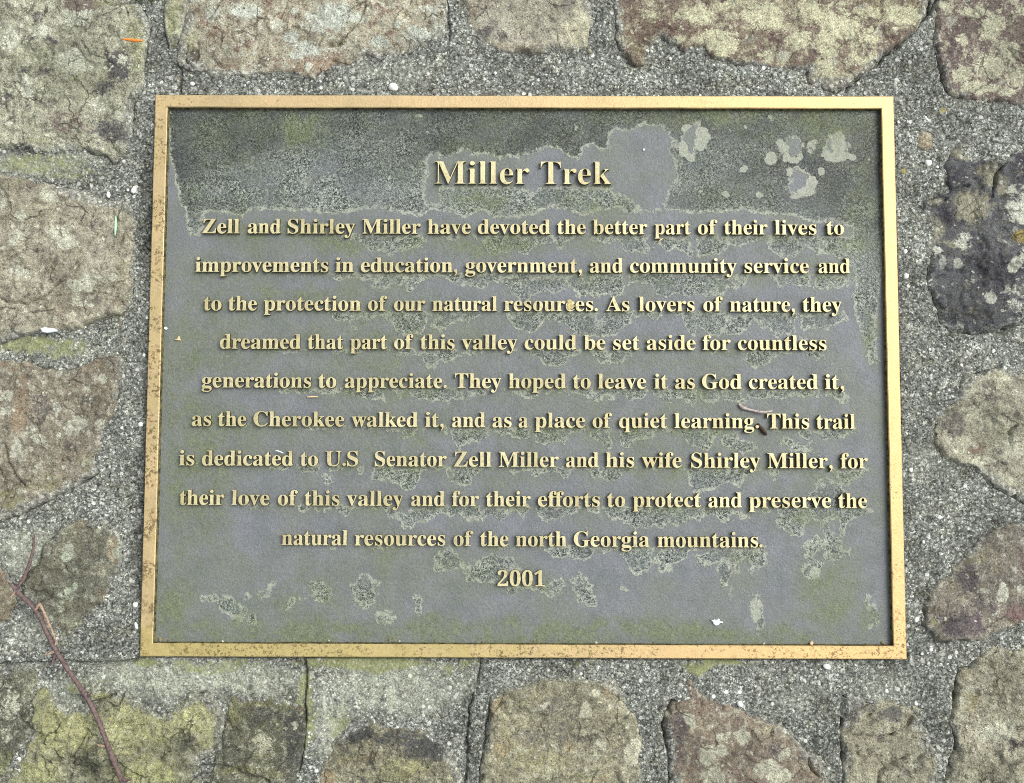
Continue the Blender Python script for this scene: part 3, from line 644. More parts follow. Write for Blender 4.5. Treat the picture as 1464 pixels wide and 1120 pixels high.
stone([(-120, 524), (0, 519), (35, 517), (54, 527), (94, 531), (126, 523), (145, 511), (171, 507), (169, 535), (167, 567), (163, 602), (149, 612), (139, 642), (138, 675), (120, 685), (86, 702), (67, 714), (35, 730), (0, 744), (-80, 760), (-130, 700)], m, .007, 'brown stone with pale spots left of the middle of the plaque', 19,
      L=[(25, 641, 8, 8, 1.2), (147, 542, 6, 6, .9), (118, 607, 10, 8, .8), (100, 610, 9, 7, .7), (56, 628, 9, 7, .6), (152, 604, 4, .9), (80, 580, 6, .6), (125, 558, 4, .7), (6, 560, 16, 10, .5), (10, 585, 14, 10, .5), (45, 612, 10, 8, .6)],
      D=[(60, 580, 22, 22, .5), (100, 635, 14, 10, .5), (130, 575, 14, .35), (170, 570, 3, 30, .4)], RU=[(30, 580, 10, 40, .6), (120, 520, 40, 12, .4), (20, 522, 30, 6, .5), (145, 560, 14, 30, .3), (60, 714, 10, 6, .5)], MO=[(60, 690, 50, 18, .5), (15, 715, 26, 20, .6), (120, 660, 20, 20, .35)],
      fis=[([(10, 636), (15, 660), (24, 682), (36, 694)], 2.2, .003), ([(2, 668), (8, 690)], 1.4, .002)], amp=.9)
m = mat_stone('stone_grey_brown', (122, 118, 98), (108, 106, 92), (140, 130, 104), 20, 0.55, 0.15, lichen=(168, 176, 152), dark=(100, 98, 94), rust=(156, 132, 98), moss=(140, 140, 88))
stone([(90, 740), (113, 741), (161, 755), (171, 763), (178, 795), (170, 820), (155, 850), (143, 871), (121, 889), (103, 907), (88, 913), (76, 900), (52, 870), (34, 842), (37, 829), (57, 805), (64, 784), (86, 755)], m, .005, 'grey brown stone behind the upper end of the vine twig', 20,
      L=[(95, 801, 6, .9), (109, 843, 5, .8), (101, 850, 7, 5, .6), (90, 870, 8, .4)], RU=[(166, 770, 6, 26, .7), (130, 752, 26, 6, .4), (150, 850, 8, 10, .4)], D=[(130, 790, 24, 20, .3)], MO=[(110, 895, 20, 10, .4), (60, 820, 10, 20, .3)], amp=1.0)
m = mat_stone('stone_small_tan', (148, 134, 104), (132, 116, 92), (160, 148, 120), 21, 0.5, 0.1)
stone([(-60, 806), (0, 810), (18, 831), (21, 850), (12, 880), (0, 892), (-50, 900)], m, .005, 'small tan stone at the left edge behind the fork of the vine twig', 21, RU=[(5, 825, 10, 12, .5)], amp=.8)
m = mat_stone('stone_chip_tan', (168, 150, 118), (154, 136, 106), (140, 124, 100), 22, 0.5, 0.1)
stone([(1311, 196), (1318, 190), (1329, 193), (1331, 208), (1322, 217), (1312, 210)], m, .0022, 'small tan chip set in the mortar right of the plaque', 22, rag=.6, ew=4, amp=.3, terr=0)

# ---- the same masonry goes on beyond the picture (coarser)
rr = random.Random(21)
mats = [q for q in bpy.data.materials if q.name.startswith('stone_')]
def px_of(x, y):                      # plan point -> photo pixel, the inverse of at()
    q = (np.array([x, y, 0.0]) - CAM_LOC) @ CAM_R
    return CXP + F_PX * q[0] / -q[2], CYP - F_PX * q[1] / -q[2]
yy = -0.76
row = 0
while yy < 0.74:
    hgt = rr.uniform(0.10, 0.15); xx = -0.78 + rr.uniform(0, .06)
    while xx < 0.74:
        wd = rr.uniform(0.13, 0.24)
        x0, x1, y0, y1 = xx, min(xx + wd, .78), yy, yy + hgt
        if x1 - x0 > .08 and (x0 > 0.515 or x1 < -0.515 or y0 > 0.395 or y1 < -0.445):
            g = 0.012; pts = []
            for t in range(14):
                a = 2 * math.pi * t / 14; c_, s_ = math.cos(a), math.sin(a)
                k = (abs(c_) ** 4 + abs(s_) ** 4) ** -.25 * rr.uniform(.86, 1.0)
                pts.append(px_of((x0 + x1) / 2 + ((x1 - x0) / 2 - g) * k * c_, (y0 + y1) / 2 + (hgt / 2 - g) * k * s_))
            stone(pts, rr.choice(mats), rr.uniform(.005, .009), None, 200 + row, amp=1.2, pitch=0.003)
            row += 1
        xx += wd
    yy += hgt
# ---- mortar sheet: fine in view, coarser outside
def axis(lo, hi, p, far, pf):
    a = np.arange(lo, hi + p / 2, p)
    return np.concatenate([np.arange(-far, lo - pf / 2, pf), a, np.arange(hi + pf, far + pf / 2, pf)])
ax = axis(-0.47, 0.47, 0.00095, 0.80, 0.005)
ay = axis(-0.365, 0.365, 0.00095, 0.80, 0.005)
X, Y = np.meshgrid(ax, ay)
Z = 0.0030 * fbm(X, Y, 0.07, 1, 3) + 0.0016 * fbm(X, Y, 0.014, 5, 3)
Z += 0.0009 * np.maximum(fbm(X, Y, 0.0045, 9, 2), -0.25) + 0.0005 * vnoise(X / 0.0022, Y / 0.0022, 12)
Z += 0.0004 - 0.0016 * np.abs(fbm(X, Y, 0.035, 21, 3)) + 0.0012 * fbm(X * 0.5, Y, 0.02, 23, 3)
carve(X, Y, Z, CR)
# bed of the plaque, with the gap the mortar has shrunk away from its edge
inr = np.minimum(WX - np.abs(X), WY - np.abs(Y))
gapw = 0.0011 + 0.0008 * fbm(X, Y, 0.03, 33, 2) + np.where(Y < -WY + 0.002, 0.0011, 0) + np.where((X < -WX + .003), .0006, 0)
Z = np.where(inr > -gapw, np.minimum(Z, -0.006), Z)
# the bed under each stone lies deeper than its face
for Pp in STONE_POLYS:
    m_ = 0.004
    sel = (X > Pp[:, 0].min() - m_) & (X < Pp[:, 0].max() + m_) & (Y > Pp[:, 1].min() - m_) & (Y < Pp[:, 1].max() + m_)
    x, y = X[sel], Y[sel]
    Z[sel] -= 0.012 * sstep((sdf(x, y, Pp) - 0.0042) / 0.004)
me, _ = grid_mesh('mortar', X, Y, Z)
add_attr(me, 'mask', [blobs(X, Y, BLM[k], 0.008) for k in ('pale', 'moss', 'dark', 'gold')])
mortar = link('mortar', me, mat_mortar(), wall)

# ---- pale quartz pebbles set in the mortar (parts of the mortar)
rng = random.Random(4)
mq = mat_plain('white_quartz', (214, 216, 208), (232, 232, 226), 400, .5)
def pebble(u, v, ru, rv, rot=0.0):
    bm = bmesh.new()
    bmesh.ops.create_icosphere(bm, subdivisions=2, radius=1.0)
    for q in bm.verts:
        k = 0.85 + 0.35 * rng.random()
        q.co = Vector((q.co.x * ru * PX * k, q.co.y * rv * PX * k, q.co.z * min(ru, rv) * PX * 0.7 * k))
    me = bpy.data.meshes.new('pebble'); bm.to_mesh(me); bm.free()
    for p in me.polygons: p.use_smooth = True
    c = at(u, v, 0.0006)
    o = link('pebble', me, mq, mortar, tuple(c)); o.rotation_euler.z = rot
for u, v, a, b in [(191, 272, 3.6, 5.5), (183, 272, 2, 2), (155, 279, 3, 5), (1327, 233, 4.6, 5.2), (1340, 239, 2.4, 2), (1294, 360, 3.2, 4), (1295, 395, 4.2, 4.8), (1310, 420, 2.4, 2.6), (1182, 953, 5.5, 4), (1329, 500, 2, 2),
                   (194, 865, 5, 4.5), (195, 895, 2.8, 5.5), (201, 607, 3.6, 3.6), (174, 612, 2.6, 2.2), (1058, 1007, 4.2, 4.2), (1309, 1006, 3, 3), (1267, 988, 3, 3), (1310, 886, 3.2, 4), (1420, 502, 2.4, 3.4), (1302, 672, 3, 3.4), (1343, 740, 3.4, 3),
                   (1320, 775, 2.2, 2.8), (925, 73, 3, 2.6), (958, 84, 2.4, 2.6), (275, 120, 3.6, 3), (562, 125, 7, 6), (907, 117, 2.4, 2.6), (210, 455, 2.2, 2), (206, 508, 2.2, 2.6), (1331, 929, 3.4, 2.4), (1318, 935, 2, 2), (708, 105, 2.4, 2.4), (1284, 175, 2, 2.4), (1323, 168, 2, 2)]:
    pebble(u, v, a, b, rng.uniform(-.6, .6))

# ------------------------------------------------------------------ the plaque
plaque = empty('memorial_plaque', (0, 0, -0.004))
tag(plaque, 'weathered bronze plaque with raised gold lettering and a polished border set into the stone wall', 'plaque')
def child(name, me, mat):
    o = link(name, me, mat, plaque); o.location = (0, 0, 0.004)
    return o
ZF, ZP, ZL = 0.0060, 0.0012, 0.0046          # border top, recessed field, letter faces
FW = 0.0104
m_side = mat_side()
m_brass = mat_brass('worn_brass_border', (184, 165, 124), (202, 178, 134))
m_gold = mat_brass('worn_gold_letters', (211, 203, 160), (183, 174, 130), 0)

# border: a moulded ring
prof = [(0, -0.005), (0, ZF - 0.0007), (0.0007, ZF), (FW - 0.0006, ZF), (FW, ZF - 0.0006), (FW + 0.0005, ZP - 0.001)]
NS = 140
ring = []
for off, z in prof:
    hx, hy = WX - off, WY - off
    c = [(-hx, hy), (hx, hy), (hx, -hy), (-hx, -hy)]
    row = []
    for k in range(4):
        a, b = c[k], c[(k + 1) % 4]
        for i in range(NS):
            t = i / NS
            row.append((a[0] + (b[0] - a[0]) * t, a[1] + (b[1] - a[1]) * t, z))
    ring.append(row)
V = np.array(ring)                               # profile x around x 3
n_ = V.shape[1]
wob = 0.00022 * fbm(V[..., 0], V[..., 1], 0.02, 77, 3)
V[..., 0] += wob; V[..., 1] += 0.00022 * fbm(V[..., 0], V[..., 1], 0.02, 78, 3)
V[2:4, :, 2] += 0.0002 * fbm(V[2:4, :, 0], V[2:4, :, 1], 0.03, 79, 3)
faces, mi = [], []
for j in range(len(prof) - 1):
    for i in range(n_):
        faces.append((j * n_ + i, j * n_ + (i + 1) % n_, (j + 1) * n_ + (i + 1) % n_, (j + 1) * n_ + i)[::-1])
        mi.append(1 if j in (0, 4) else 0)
me = bpy.data.meshes.new('border')
me.from_pydata(V.reshape(-1, 3).tolist(), [], faces)
vx, vy = V[..., 0].ravel(), V[..., 1].ravel()
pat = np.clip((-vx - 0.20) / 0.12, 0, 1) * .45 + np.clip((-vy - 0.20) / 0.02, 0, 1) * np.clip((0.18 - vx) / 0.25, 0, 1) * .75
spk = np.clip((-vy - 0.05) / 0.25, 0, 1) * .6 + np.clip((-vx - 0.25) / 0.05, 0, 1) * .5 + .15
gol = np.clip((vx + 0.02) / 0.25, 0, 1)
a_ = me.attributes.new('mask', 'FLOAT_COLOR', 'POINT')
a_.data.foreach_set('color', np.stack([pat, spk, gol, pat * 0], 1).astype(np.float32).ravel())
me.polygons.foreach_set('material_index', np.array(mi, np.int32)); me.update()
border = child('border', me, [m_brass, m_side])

# ---- text: words at the traced starts, one mesh per line
TXT = [
 ("Miller Trek", [621, 773], 874, 263.1, 263.9),
 ("Zell and Shirley Miller have devoted the better part of their lives to", [289.2, 354.2, 411, 517.7, 611.2, 683, 796.7, 847.5, 936, 997.7, 1035.8, 1107.7, 1181.8], 1207, 333.6, 335.6),
 ("improvements in education, government, and community service and", [279, 479.2, 515.7, 665, 843.2, 900.7, 1064.6, 1170.3], 1215.6, 388.6, 390.6),
 ("to the protection of our natural resources. As lovers of nature, they", [291, 326.4, 377, 526, 563.3, 618, 720.7, 866.3, 913.3, 1005.6, 1043.8, 1147.7], 1203.6, 443.8, 445.8),
 ("dreamed that part of this valley could be set aside for countless", [314, 439.8, 500.8, 563.3, 601, 660, 750, 834.9, 876.7, 924.5, 1004.8, 1055], 1182, 498.7, 500.8),
 ("generations to appreciate. They hoped to leave it as God created it,", [288, 454.9, 492.6, 650.2, 727, 819.3, 854.8, 935.4, 965.2, 1003.7, 1070.8, 1179.8], 1208, 554, 556.6),
 ("as the Cherokee walked it, and as a place of quiet learning. This trail", [274, 311.6, 362, 502.3, 607.5, 646, 703.9, 741.6, 764.8, 847.3, 885, 964.3, 1096.8, 1167.5], 1222.8, 609.2, 613.4),
 ("is dedicated to U.S Senator Zell Miller and his wife Shirley Miller, for", [255.6, 288.4, 429.3, 464.6, 535.6, 648.7, 712.9, 809, 866, 917.8, 988.2, 1097.4, 1202], 1241, 665.5, 670),
 ("their love of this valley and for their efforts to protect and preserve the", [256.4, 330.7, 397, 435.4, 495.5, 587.5, 646, 695, 769, 868, 905, 1012.8, 1071, 1198.8], 1240, 722, 726.6),
 ("natural resources of the north Georgia mountains.", [402.3, 507, 648.2, 686.6, 737.2, 820.4, 940], 1092, 779.4, 783.2),
 ("2001", [711.2], 778.6, 838.2, 838.6),
]
def bold_serif(s):
    o = ''
    for c in s:
        if 'A' <= c <= 'Z': o += chr(0x1D400 + ord(c) - 65)
        elif 'a' <= c <= 'z': o += chr(0x1D41A + ord(c) - 97)
        elif '0' <= c <= '9': o += chr(0x1D7CE + ord(c) - 48)
        else: o += c
    return o

def text_mesh(s, offset, size):
    """outline of a word as a flat-lying, softly bevelled relief of unit letter size -> verts, faces"""
    cu = bpy.data.curves.new('word', 'FONT')
    cu.body = bold_serif(s)
    cu.resolution_u = 5
    cu.size = 1.0
    cu.offset = offset
    cu.extrude = 0.0019 / size
    cu.bevel_depth = 0.00016 / size
    cu.bevel_resolution = 1
    ob = bpy.data.objects.new('word', cu)
    COL.objects.link(ob)
    dg = bpy.context.evaluated_depsgraph_get(); dg.update()
    me = bpy.data.meshes.new_from_object(ob.evaluated_get(dg))
    bpy.data.objects.remove(ob); bpy.data.curves.remove(cu)
    vs = np.empty(len(me.vertices) * 3); me.vertices.foreach_get('co', vs)
    fs = [tuple(p.vertices) for p in me.polygons]
    bpy.data.meshes.remove(me)
    return vs.reshape(-1, 3), fs

def dots(ch, x0, size):
    """full stop and comma: a round drop, the comma with a curved tail"""
    V, Fc = [], []
    r = 0.078
    pts = []
    if ch == '.':
        for i in range(16):
            a = 2 * math.pi * i / 16
            pts.append((x0 + 0.10 + r * math.cos(a), r * 0.95 + r * math.sin(a)))
    else:
        for i in range(13):
            a = math.radians(-60 + 300 * i / 12)
            pts.append((x0 + 0.11 + r * math.cos(a), r * 0.95 + r * math.sin(a)))
        pts = [(x0 + 0.11 + r * math.cos(math.radians(q)), r + r * math.sin(math.radians(q))) for q in range(-20, 235, 20)]
        pts += [(x0 + 0.085, -0.015), (x0 + 0.125, -0.02), (x0 + 0.118, -0.085), (x0 + 0.06, -0.155), (x0 + 0.075, -0.178), (x0 + 0.155, -0.105), (x0 + 0.187, -0.01)]
    n = len(pts)
    hz = 0.00206 / size
    bev = 0.0003 / size
    cx = sum(p[0] for p in pts) / n; cy = sum(p[1] for p in pts) / n
    for z, k in ((-hz, 1.0), (hz - bev, 1.0), (hz, 1.0 - 0.1)):
        for p in pts: V.append((cx + (p[0] - cx) * k, cy + (p[1] - cy) * k, z))
    for j in (0, 1):
        for i in range(n): Fc.append((j * n + i, j * n + (i + 1) % n, (j + 1) * n + (i + 1) % n, (j + 1) * n + i))
    Fc.append(tuple(range(2 * n, 3 * n)))
    return np.array(V), Fc

LINES_W = []                                   # (x0, x1, baseline y) of each word, for the weathering below
def build_line(k, s, starts, end, bl, br):
    title = k == 0
    words = s.split(' ')
    words = [w for w in words if w]
    body_size = 0.0338 * (1.0 if not title else 1.0)
    size = {0: 0.0283}.get(k, 0.01765)
    size *= 1.0 if k else 1.0
    offs = -0.006 if k else -0.014
    parts, adv = [], []
    for w in words:
        V_, F_ = None, None
        segs, cur = [], ''
        for c in w:
            if c in '.,':
                if cur: segs.append(cur); cur = ''
                segs.append(c)
            else: cur += c
        if cur: segs.append(cur)
        allv, allf, x = [], [], 0.0
        nb = 0
        for sg in segs:
            if sg in '.,':
                v, f = dots(sg, x + 0.03, size); x += 0.25
            else:
                v, f = text_mesh(sg, offs, size)
                v = v.copy(); x0_ = v[:, 0].min(); v[:, 0] += x - x0_; x = v[:, 0].max()
            allv.append(v); allf += [tuple(i + nb for i in q) for q in f]; nb += len(v)
        parts.append((np.concatenate(allv), allf)); adv.append(x)
    # horizontal fit: one width scale for the line from the traced word starts
    pw = []
    for i, w in enumerate(words):
        u = starts[i]
        vb = bl + (br - bl) * (u - starts[0]) / max(end - starts[0], 1)
        pw.append(at(u, vb, ZL)[:2])
    pe = at(end, br, ZL)[:2]
    xs = [p[0] for p in pw]
    if len(words) > 1:
        # spacing left over per gap
        tot = pe[0] - xs[0]; sp = 0.27 if k else 0.24
        kx = tot / (sum(adv) + sp * (len(words) - 1))
    else:
        kx = (pe[0] - xs[0]) / adv[0]
    VV, FF, nb = [], [], 0
    for i, (v, f) in enumerate(parts):
        nxt = xs[i + 1] if i + 1 < len(xs) else None
        kw = kx
        if i == len(parts) - 1: kw = (pe[0] - xs[i]) / adv[i]
        elif nxt is not None:
            room = nxt - xs[i] - (0.33 * size)
            if adv[i] * kw > room: kw = room / adv[i]
        w = v.copy()
        jit = 0.00007
        x = xs[i] + v[:, 0] * kw
        y = pw[i][1] + v[:, 1] * size
        z = ZL - 0.00206 + v[:, 2] * size
        x = x + jit * 2 * fbm(x, y, 0.004, 500 + k, 2); y = y + jit * 2 * fbm(x, y, 0.004, 600 + k, 2)
        w[:, 0], w[:, 1], w[:, 2] = x, y, z
        LINES_W.append((x.min(), x.max(), pw[i][1], k))
        VV.append(w); FF += [tuple(a + nb for a in q) for q in f]; nb += len(w)
    me = bpy.data.meshes.new('text_line')
    me.from_pydata(np.concatenate(VV).tolist(), [], FF)
    me.update()
    nz = np.empty(len(me.polygons) * 3); me.polygons.foreach_get('normal', nz)
    nz = nz.reshape(-1, 3)[:, 2]
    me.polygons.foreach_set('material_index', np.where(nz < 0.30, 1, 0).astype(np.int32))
    me.update()
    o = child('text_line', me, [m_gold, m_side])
    lab = {0: 'larger two word title lettering', 10: 'raised numerals of the year 2001'}.get(k)
    if lab: o['label'] = lab
for k, a in enumerate(TXT): build_line(k, *a)

# ---- the recessed field with its weathering
px = np.arange(-WX + FW - 0.001, WX - FW + 0.0011, 0.00115)
py = np.arange(-WY + FW - 0.001, WY - FW + 0.0011, 0.00115)
X, Y = np.meshgrid(px, py)
Zp = np.full_like(X, ZP) + 0.0003 * fbm(X, Y, 0.05, 700, 2) + 0.00012 * fbm(X, Y, 0.006, 701, 2)
def P(l): return at2(l, ZP)
top = P([(236, 140), (1275, 140), (1258, 430), (1252, 460), (1256, 522), (1238, 520), (1240, 500), (1232, 480), (1222, 450), (1217, 425), (1224, 395), (1206, 372), (1212, 345), (1222, 326), (1190, 318), (1165, 320), (1140, 310), (1100, 308),
         (1060, 302), (1000, 306), (945, 302), (920, 305), (900, 304), (880, 298), (850, 303), (835, 311), (810, 300), (790, 296), (770, 305), (740, 313), (700, 311), (690, 298), (665, 313), (640, 303), (620, 300), (600, 309), (560, 304), (540, 296), (520, 301),
         (480, 306), (440, 303), (400, 302), (365, 300), (345, 311), (330, 308), (310, 303), (291, 305), (292, 325), (282, 338), (268, 335), (262, 300), (256, 285), (250, 262), (244, 235), (241, 200)])
isl = [P([(606, 262), (614, 249), (610, 230), (617, 222), (635, 227), (649, 220), (668, 215), (676, 225), (692, 222), (715, 227), (743, 225), (762, 220), (780, 212), (797, 213), (811, 222), (828, 231), (832, 216), (846, 209), (858, 215), (871, 216), (871, 197), (879, 188),
          (901, 188), (920, 179), (945, 183), (961, 200), (956, 213), (964, 235), (967, 254), (953, 276), (948, 296), (930, 302), (915, 297), (909, 292), (893, 279), (877, 276), (874, 268), (825, 266), (784, 266), (770, 268), (764, 276), (752, 269), (715, 266), (627, 267), (627, 290), (610, 290), (608, 278)])]
G = sdf(X, Y, top) * 1000
G = np.minimum(G, -sdf(X, Y, isl[0]) * 1000)
for u, v, r in [(991, 196, 14), (984, 210, 9), (1130, 212, 11), (1192, 210, 10), (1145, 258, 13), (1138, 268, 7), (1203, 214, 8), (438, 261, 5)]:
    c = at(u, v, ZP)
    wx = X + 0.006 * fbm(X, Y, 0.008, int(u), 2); wy = Y + 0.006 * fbm(X, Y, 0.008, int(v), 2)
    G = np.minimum(G, (np.hypot(wx - c[0], wy - c[1]) - r * PX) * 1000)
# runs of weathering below each word
drip = np.full_like(G, -12.0)
amt = {0: 0, 1: 1.05, 2: .95, 3: .85, 4: .72, 5: .62, 6: .8, 7: .9, 8: .82, 9: .85, 10: .5}
for x0, x1, yb, k in LINES_W:
    if k == 0: continue
    sel = (X > x0 - .008) & (X < x1 + .008) & (Y < yb + .004) & (Y > yb - .034)
    x, y = X[sel], Y[sel]
    ln = 14.5 * amt[k] * (1.0 + 2.0 * vnoise(x / 0.024, np.full_like(x, k * 7.3), 800)) + 6.0 * vnoise(x / 0.009, np.full_like(x, k * 3.1), 810)
    lf = np.clip((x + 0.235 - 0.10 * (k - 1) * 0) / 0.14, 0, 1)                 # little on the far left
    if k <= 2: lf = np.clip((x + 0.20) / 0.12, 0, 1)
    if k in (6, 7, 8): lf = np.clip((x + 0.26) / 0.18, 0, 1) * .9
    if k == 9: lf = np.clip((x + 0.05) / 0.14, 0, 1) * 1.15 + .1
    rt = 1.0 if k in (1,) else np.clip((0.288 - x) / 0.03, 0, 1)
    ln = ln * lf * rt - 2.5
    dy = (yb - y) * 1000                                # mm below the baseline
    f = np.minimum(np.minimum(ln - dy, dy + 0.2), np.minimum((x - x0) * 1000 + 3, (x1 - x) * 1000 + 3) + 3 * vnoise(y / .006, x / .02, 820))
    f = f + 7.5 * fbm(x, y, 0.0085, 830 + k, 3) * np.clip(dy / 3.0, 0.1, 1)
    drip[sel] = np.maximum(drip[sel], f)
extra = np.full_like(G, -12.0)
for u, v, ru, rv in [(330, 868, 26, 18), (300, 860, 16, 8), (520, 850, 22, 26), (360, 885, 12, 10), (455, 850, 16, 16), (640, 800, 20, 20), (700, 812, 40, 14), (840, 828, 14, 8), (830, 850, 20, 16), (780, 845, 24, 10), (1085, 880, 12, 26), (1040, 820, 14, 24), (1020, 800, 20, 14),
                     (1160, 815, 12, 22), (1165, 780, 20, 14), (1195, 790, 14, 16), (893, 840, 8, 6), (1248, 880, 8, 18), (1180, 720, 30, 30), (1130, 745, 26, 20), (1205, 742, 12, 26), (1060, 640, 26, 14), (1140, 640, 24, 14), (470, 680, 10, 8), (1180, 770, 12, 30), (1075, 805, 8, 16), (385, 840, 10, 8), (600, 860, 8, 10), (415, 868, 10, 7), (560, 880, 12, 7)]:
    c = at(u, v, ZP)
    wx = X + 0.012 * fbm(X, Y, 0.014, 31 + int(u), 3); wy = Y + 0.012 * fbm(X, Y, 0.014, 61 + int(v), 3)
    q = np.hypot((wx - c[0]) / ru, (wy - c[1]) / rv)
    extra = np.maximum(extra, (PX - q) * 1000 * min(ru, rv) * 0.9)
G = np.maximum(np.maximum(G, drip), extra)
gr = np.clip(0.5 + np.clip(G, -11.9, 11.9) / 24.0, 0, 1)
gn = blobs(X, Y, [(432, 185, 30, 30, 1.0), (700, 288, 80, 18, .7), (840, 285, 50, 16, .6), (1020, 165, 150, 20, .6), (1190, 175, 60, 40, .6), (1235, 300, 24, 120, .5), (1245, 480, 14, 50, .8), (300, 500, 70, 110, .75), (330, 400, 90, 60, .5), (470, 345, 70, 14, .9),
                  (300, 610, 60, 60, .9), (280, 720, 60, 100, .9), (260, 830, 40, 80, .7), (620, 902, 440, 22, 1.0), (1000, 906, 290, 16, .9), (250, 870, 26, 60, .9), (560, 500, 200, 100, .35), (700, 350, 160, 14, .7), (420, 420, 100, 14, .8), (1180, 830, 50, 60, .7), (1245, 885, 14, 24, .9), (520, 810, 160, 50, .45),
                  (380, 330, 60, 14, .6), (440, 860, 140, 40, .5), (1190, 390, 34, 14, .8), (1200, 355, 20, 10, .8), (870, 400, 200, 10, .5), (950, 515, 220, 10, .4), (1190, 680, 60, 14, .7), (1160, 735, 60, 12, .7), (650, 620, 300, 12, .4), (600, 560, 200, 10, .5), (760, 680, 300, 10, .35), (1060, 790, 40, 10, .7)], 0.012)
# a film also sits right under the letters
for x0, x1, yb, k in LINES_W:
    sel = (X > x0 - .002) & (X < x1 + .002) & (Y < yb + .001) & (Y > yb - .009)
    gn[sel] = np.maximum(gn[sel], 0.75 * np.clip(1 - (yb - Y[sel]) / 0.008, 0, 1) * np.clip(.75 + vnoise(X[sel] / .03, Y[sel] / .03, 901) * 1.2, 0, 1))
pl = blobs(X, Y, [(1062, 242, 5, .9), (1087, 283, 6, .9), (1098, 227, 9, .9), (1035, 281, 6, .9), (1001, 275, 3, .8), (1130, 226, 16, 8, .9), (1192, 226, 9, 7, .9), (1200, 205, 10, 14, .8), (1150, 275, 16, 9, .8), (1172, 245, 6, .8), (1118, 206, 8, .7), (1160, 205, 8, .6), (1210, 222, 8, 5, .8),
                  (1100, 172, 5, .6), (1062, 182, 3, .6), (820, 181, 3, .6), (1040, 187, 2, .7), (1075, 210, 3, .6), (560, 251, 3, .6), (600, 165, 7, 4, .5), (610, 193, 4, .4), (1165, 815, 8, 8, .7), (1080, 870, 7, 14, .7), (460, 262, 3, .5), (1248, 893, 4, .6), (1254, 866, 4, 7, .5), (350, 850, 6, .5), (340, 885, 8, 5, .6), (1236, 225, 5, .4), (980, 184, 7, 5, .9), (1003, 192, 6, 8, .9), (974, 212, 7, 9, .9), (985, 222, 6, .9), (1003, 206, 8, 6, .8), (1008, 198, 5, .8), (1122, 222, 6, .8), (1143, 222, 6, .8), (1133, 243, 5, .7), (1160, 262, 6, 8, .7), (1135, 283, 8, 5, .7), (1183, 218, 6, .8), (1202, 224, 7, .8)], 0.006)
tone = 0.10 + 0.90 * np.clip((0.195 - Y) / 0.06 + 1.6 * fbm(X * 0.35, Y * 1.3, 0.05, 640, 4), 0, 1)
me, _ = grid_mesh('field_plate', X, Y, Zp)
add_attr(me, 'mask', [gr, gn, pl, tone])
child('field_plate', me, mat_panel())

# ------------------------------------------------------------------ loose bits lying about
def tube(pts, rad, nseg=8, seed=0, wob=0.12):
    """tapered round stick through 3-D points; rad per point"""
    P_ = [Vector(p) for p in pts]
    # resample smoothly
    out, rr = [], []
    for i in range(len(P_) - 1):
        p0 = P_[max(i - 1, 0)]; p1 = P_[i]; p2 = P_[i + 1]; p3 = P_[min(i + 2, len(P_) - 1)]
        for s in range(6):
            t = s / 6
            out.append(0.5 * ((2 * p1) + (p2 - p0) * t + (2 * p0 - 5 * p1 + 4 * p2 - p3) * t * t + (3 * p1 - p0 - 3 * p2 + p3) * t ** 3))
            rr.append(rad[i] + (rad[i + 1] - rad[i]) * t)
    out.append(P_[-1]); rr.append(rad[-1])
    rg = random.Random(seed)
    V, F = [], []
    for i, p in enumerate(out):
        tg = (out[min(i + 1, len(out) - 1)] - out[max(i - 1, 0)]).normalized()
        a = tg.cross(Vector((0, 0, 1)))
        if a.length < 1e-3: a = Vector((1, 0, 0))
        a.normalize(); b = a.cross(tg).normalized()
        for j in range(nseg):
            th = 2 * math.pi * j / nseg
            r = rr[i] * (1 + wob * (rg.random() - 0.5) * 2)
            V.append(p + a * (r * math.cos(th)) + b * (r * math.sin(th)))
    for i in range(len(out) - 1):
        for j in range(nseg):
            F.append((i * nseg + j, i * nseg + (j + 1) % nseg, (i + 1) * nseg + (j + 1) % nseg, (i + 1) * nseg + j)[::-1])
    F.append(tuple(range(nseg))); F.append(tuple((len(out) - 1) * nseg + j for j in range(nseg))[::-1])
    return V, F

def mesh_of(name, V, F, smooth=True):
    me = bpy.data.meshes.new(name)
    me.from_pydata([tuple(v) for v in V], [], F)
    me.update(); 
    if smooth:
        for p in me.polygons: p.use_smooth = True
    return me

def stick(name, pts, rad, mat, parent=None, seed=0):
    """pts: (u, v, height in m); rad in photo px"""
    W = [at(u, v, z) for u, v, z in pts]
    c = W[0]
    base = np.array(c if parent is None else parent['_o'])
    V, F = tube([w - base for w in W], [r * PX for r in rad], seed=seed)
    return link(name, mesh_of(name, V, F), mat, parent, tuple(base) if parent is None else (0, 0, 0))

m_bark = mat_plain('reddish_bark', (76, 63, 61), (114, 97, 93), 500, .75)
m_bark2 = mat_plain('tan_bark', (128, 108, 92), (172, 150, 128), 500, .75)
vc = at(22, 845, 0.012)
vine = empty('vine_twig', tuple(vc))
tag(vine, 'thin reddish brown thorny vine twig lying over the stones at the lower left', 'twig')
def vstick(name, pts, rad, mat, seed):
    W = [at(u, v, z) - vc for u, v, z in pts]
    V, F = tube(W, [r * PX * (.92 if name == 'stem' else 1.0) for r in rad], seed=seed, wob=.22)
    return link(name, mesh_of(name, V, F), mat, vine)
vstick('stem', [(20, 838, .0125), (26, 848, .0125), (52, 874, .012), (76, 923, .011), (94, 953, .011), (121, 992, .013), (140, 1029, .015), (155, 1068, .016), (170, 1105, .016), (186, 1140, .015), (200, 1180, .013)],
       [3.2, 3.6, 3.3, 3.6, 3.4, 3.6, 3.5, 3.8, 3.9, 3.9, 3.8], m_bark, 1)
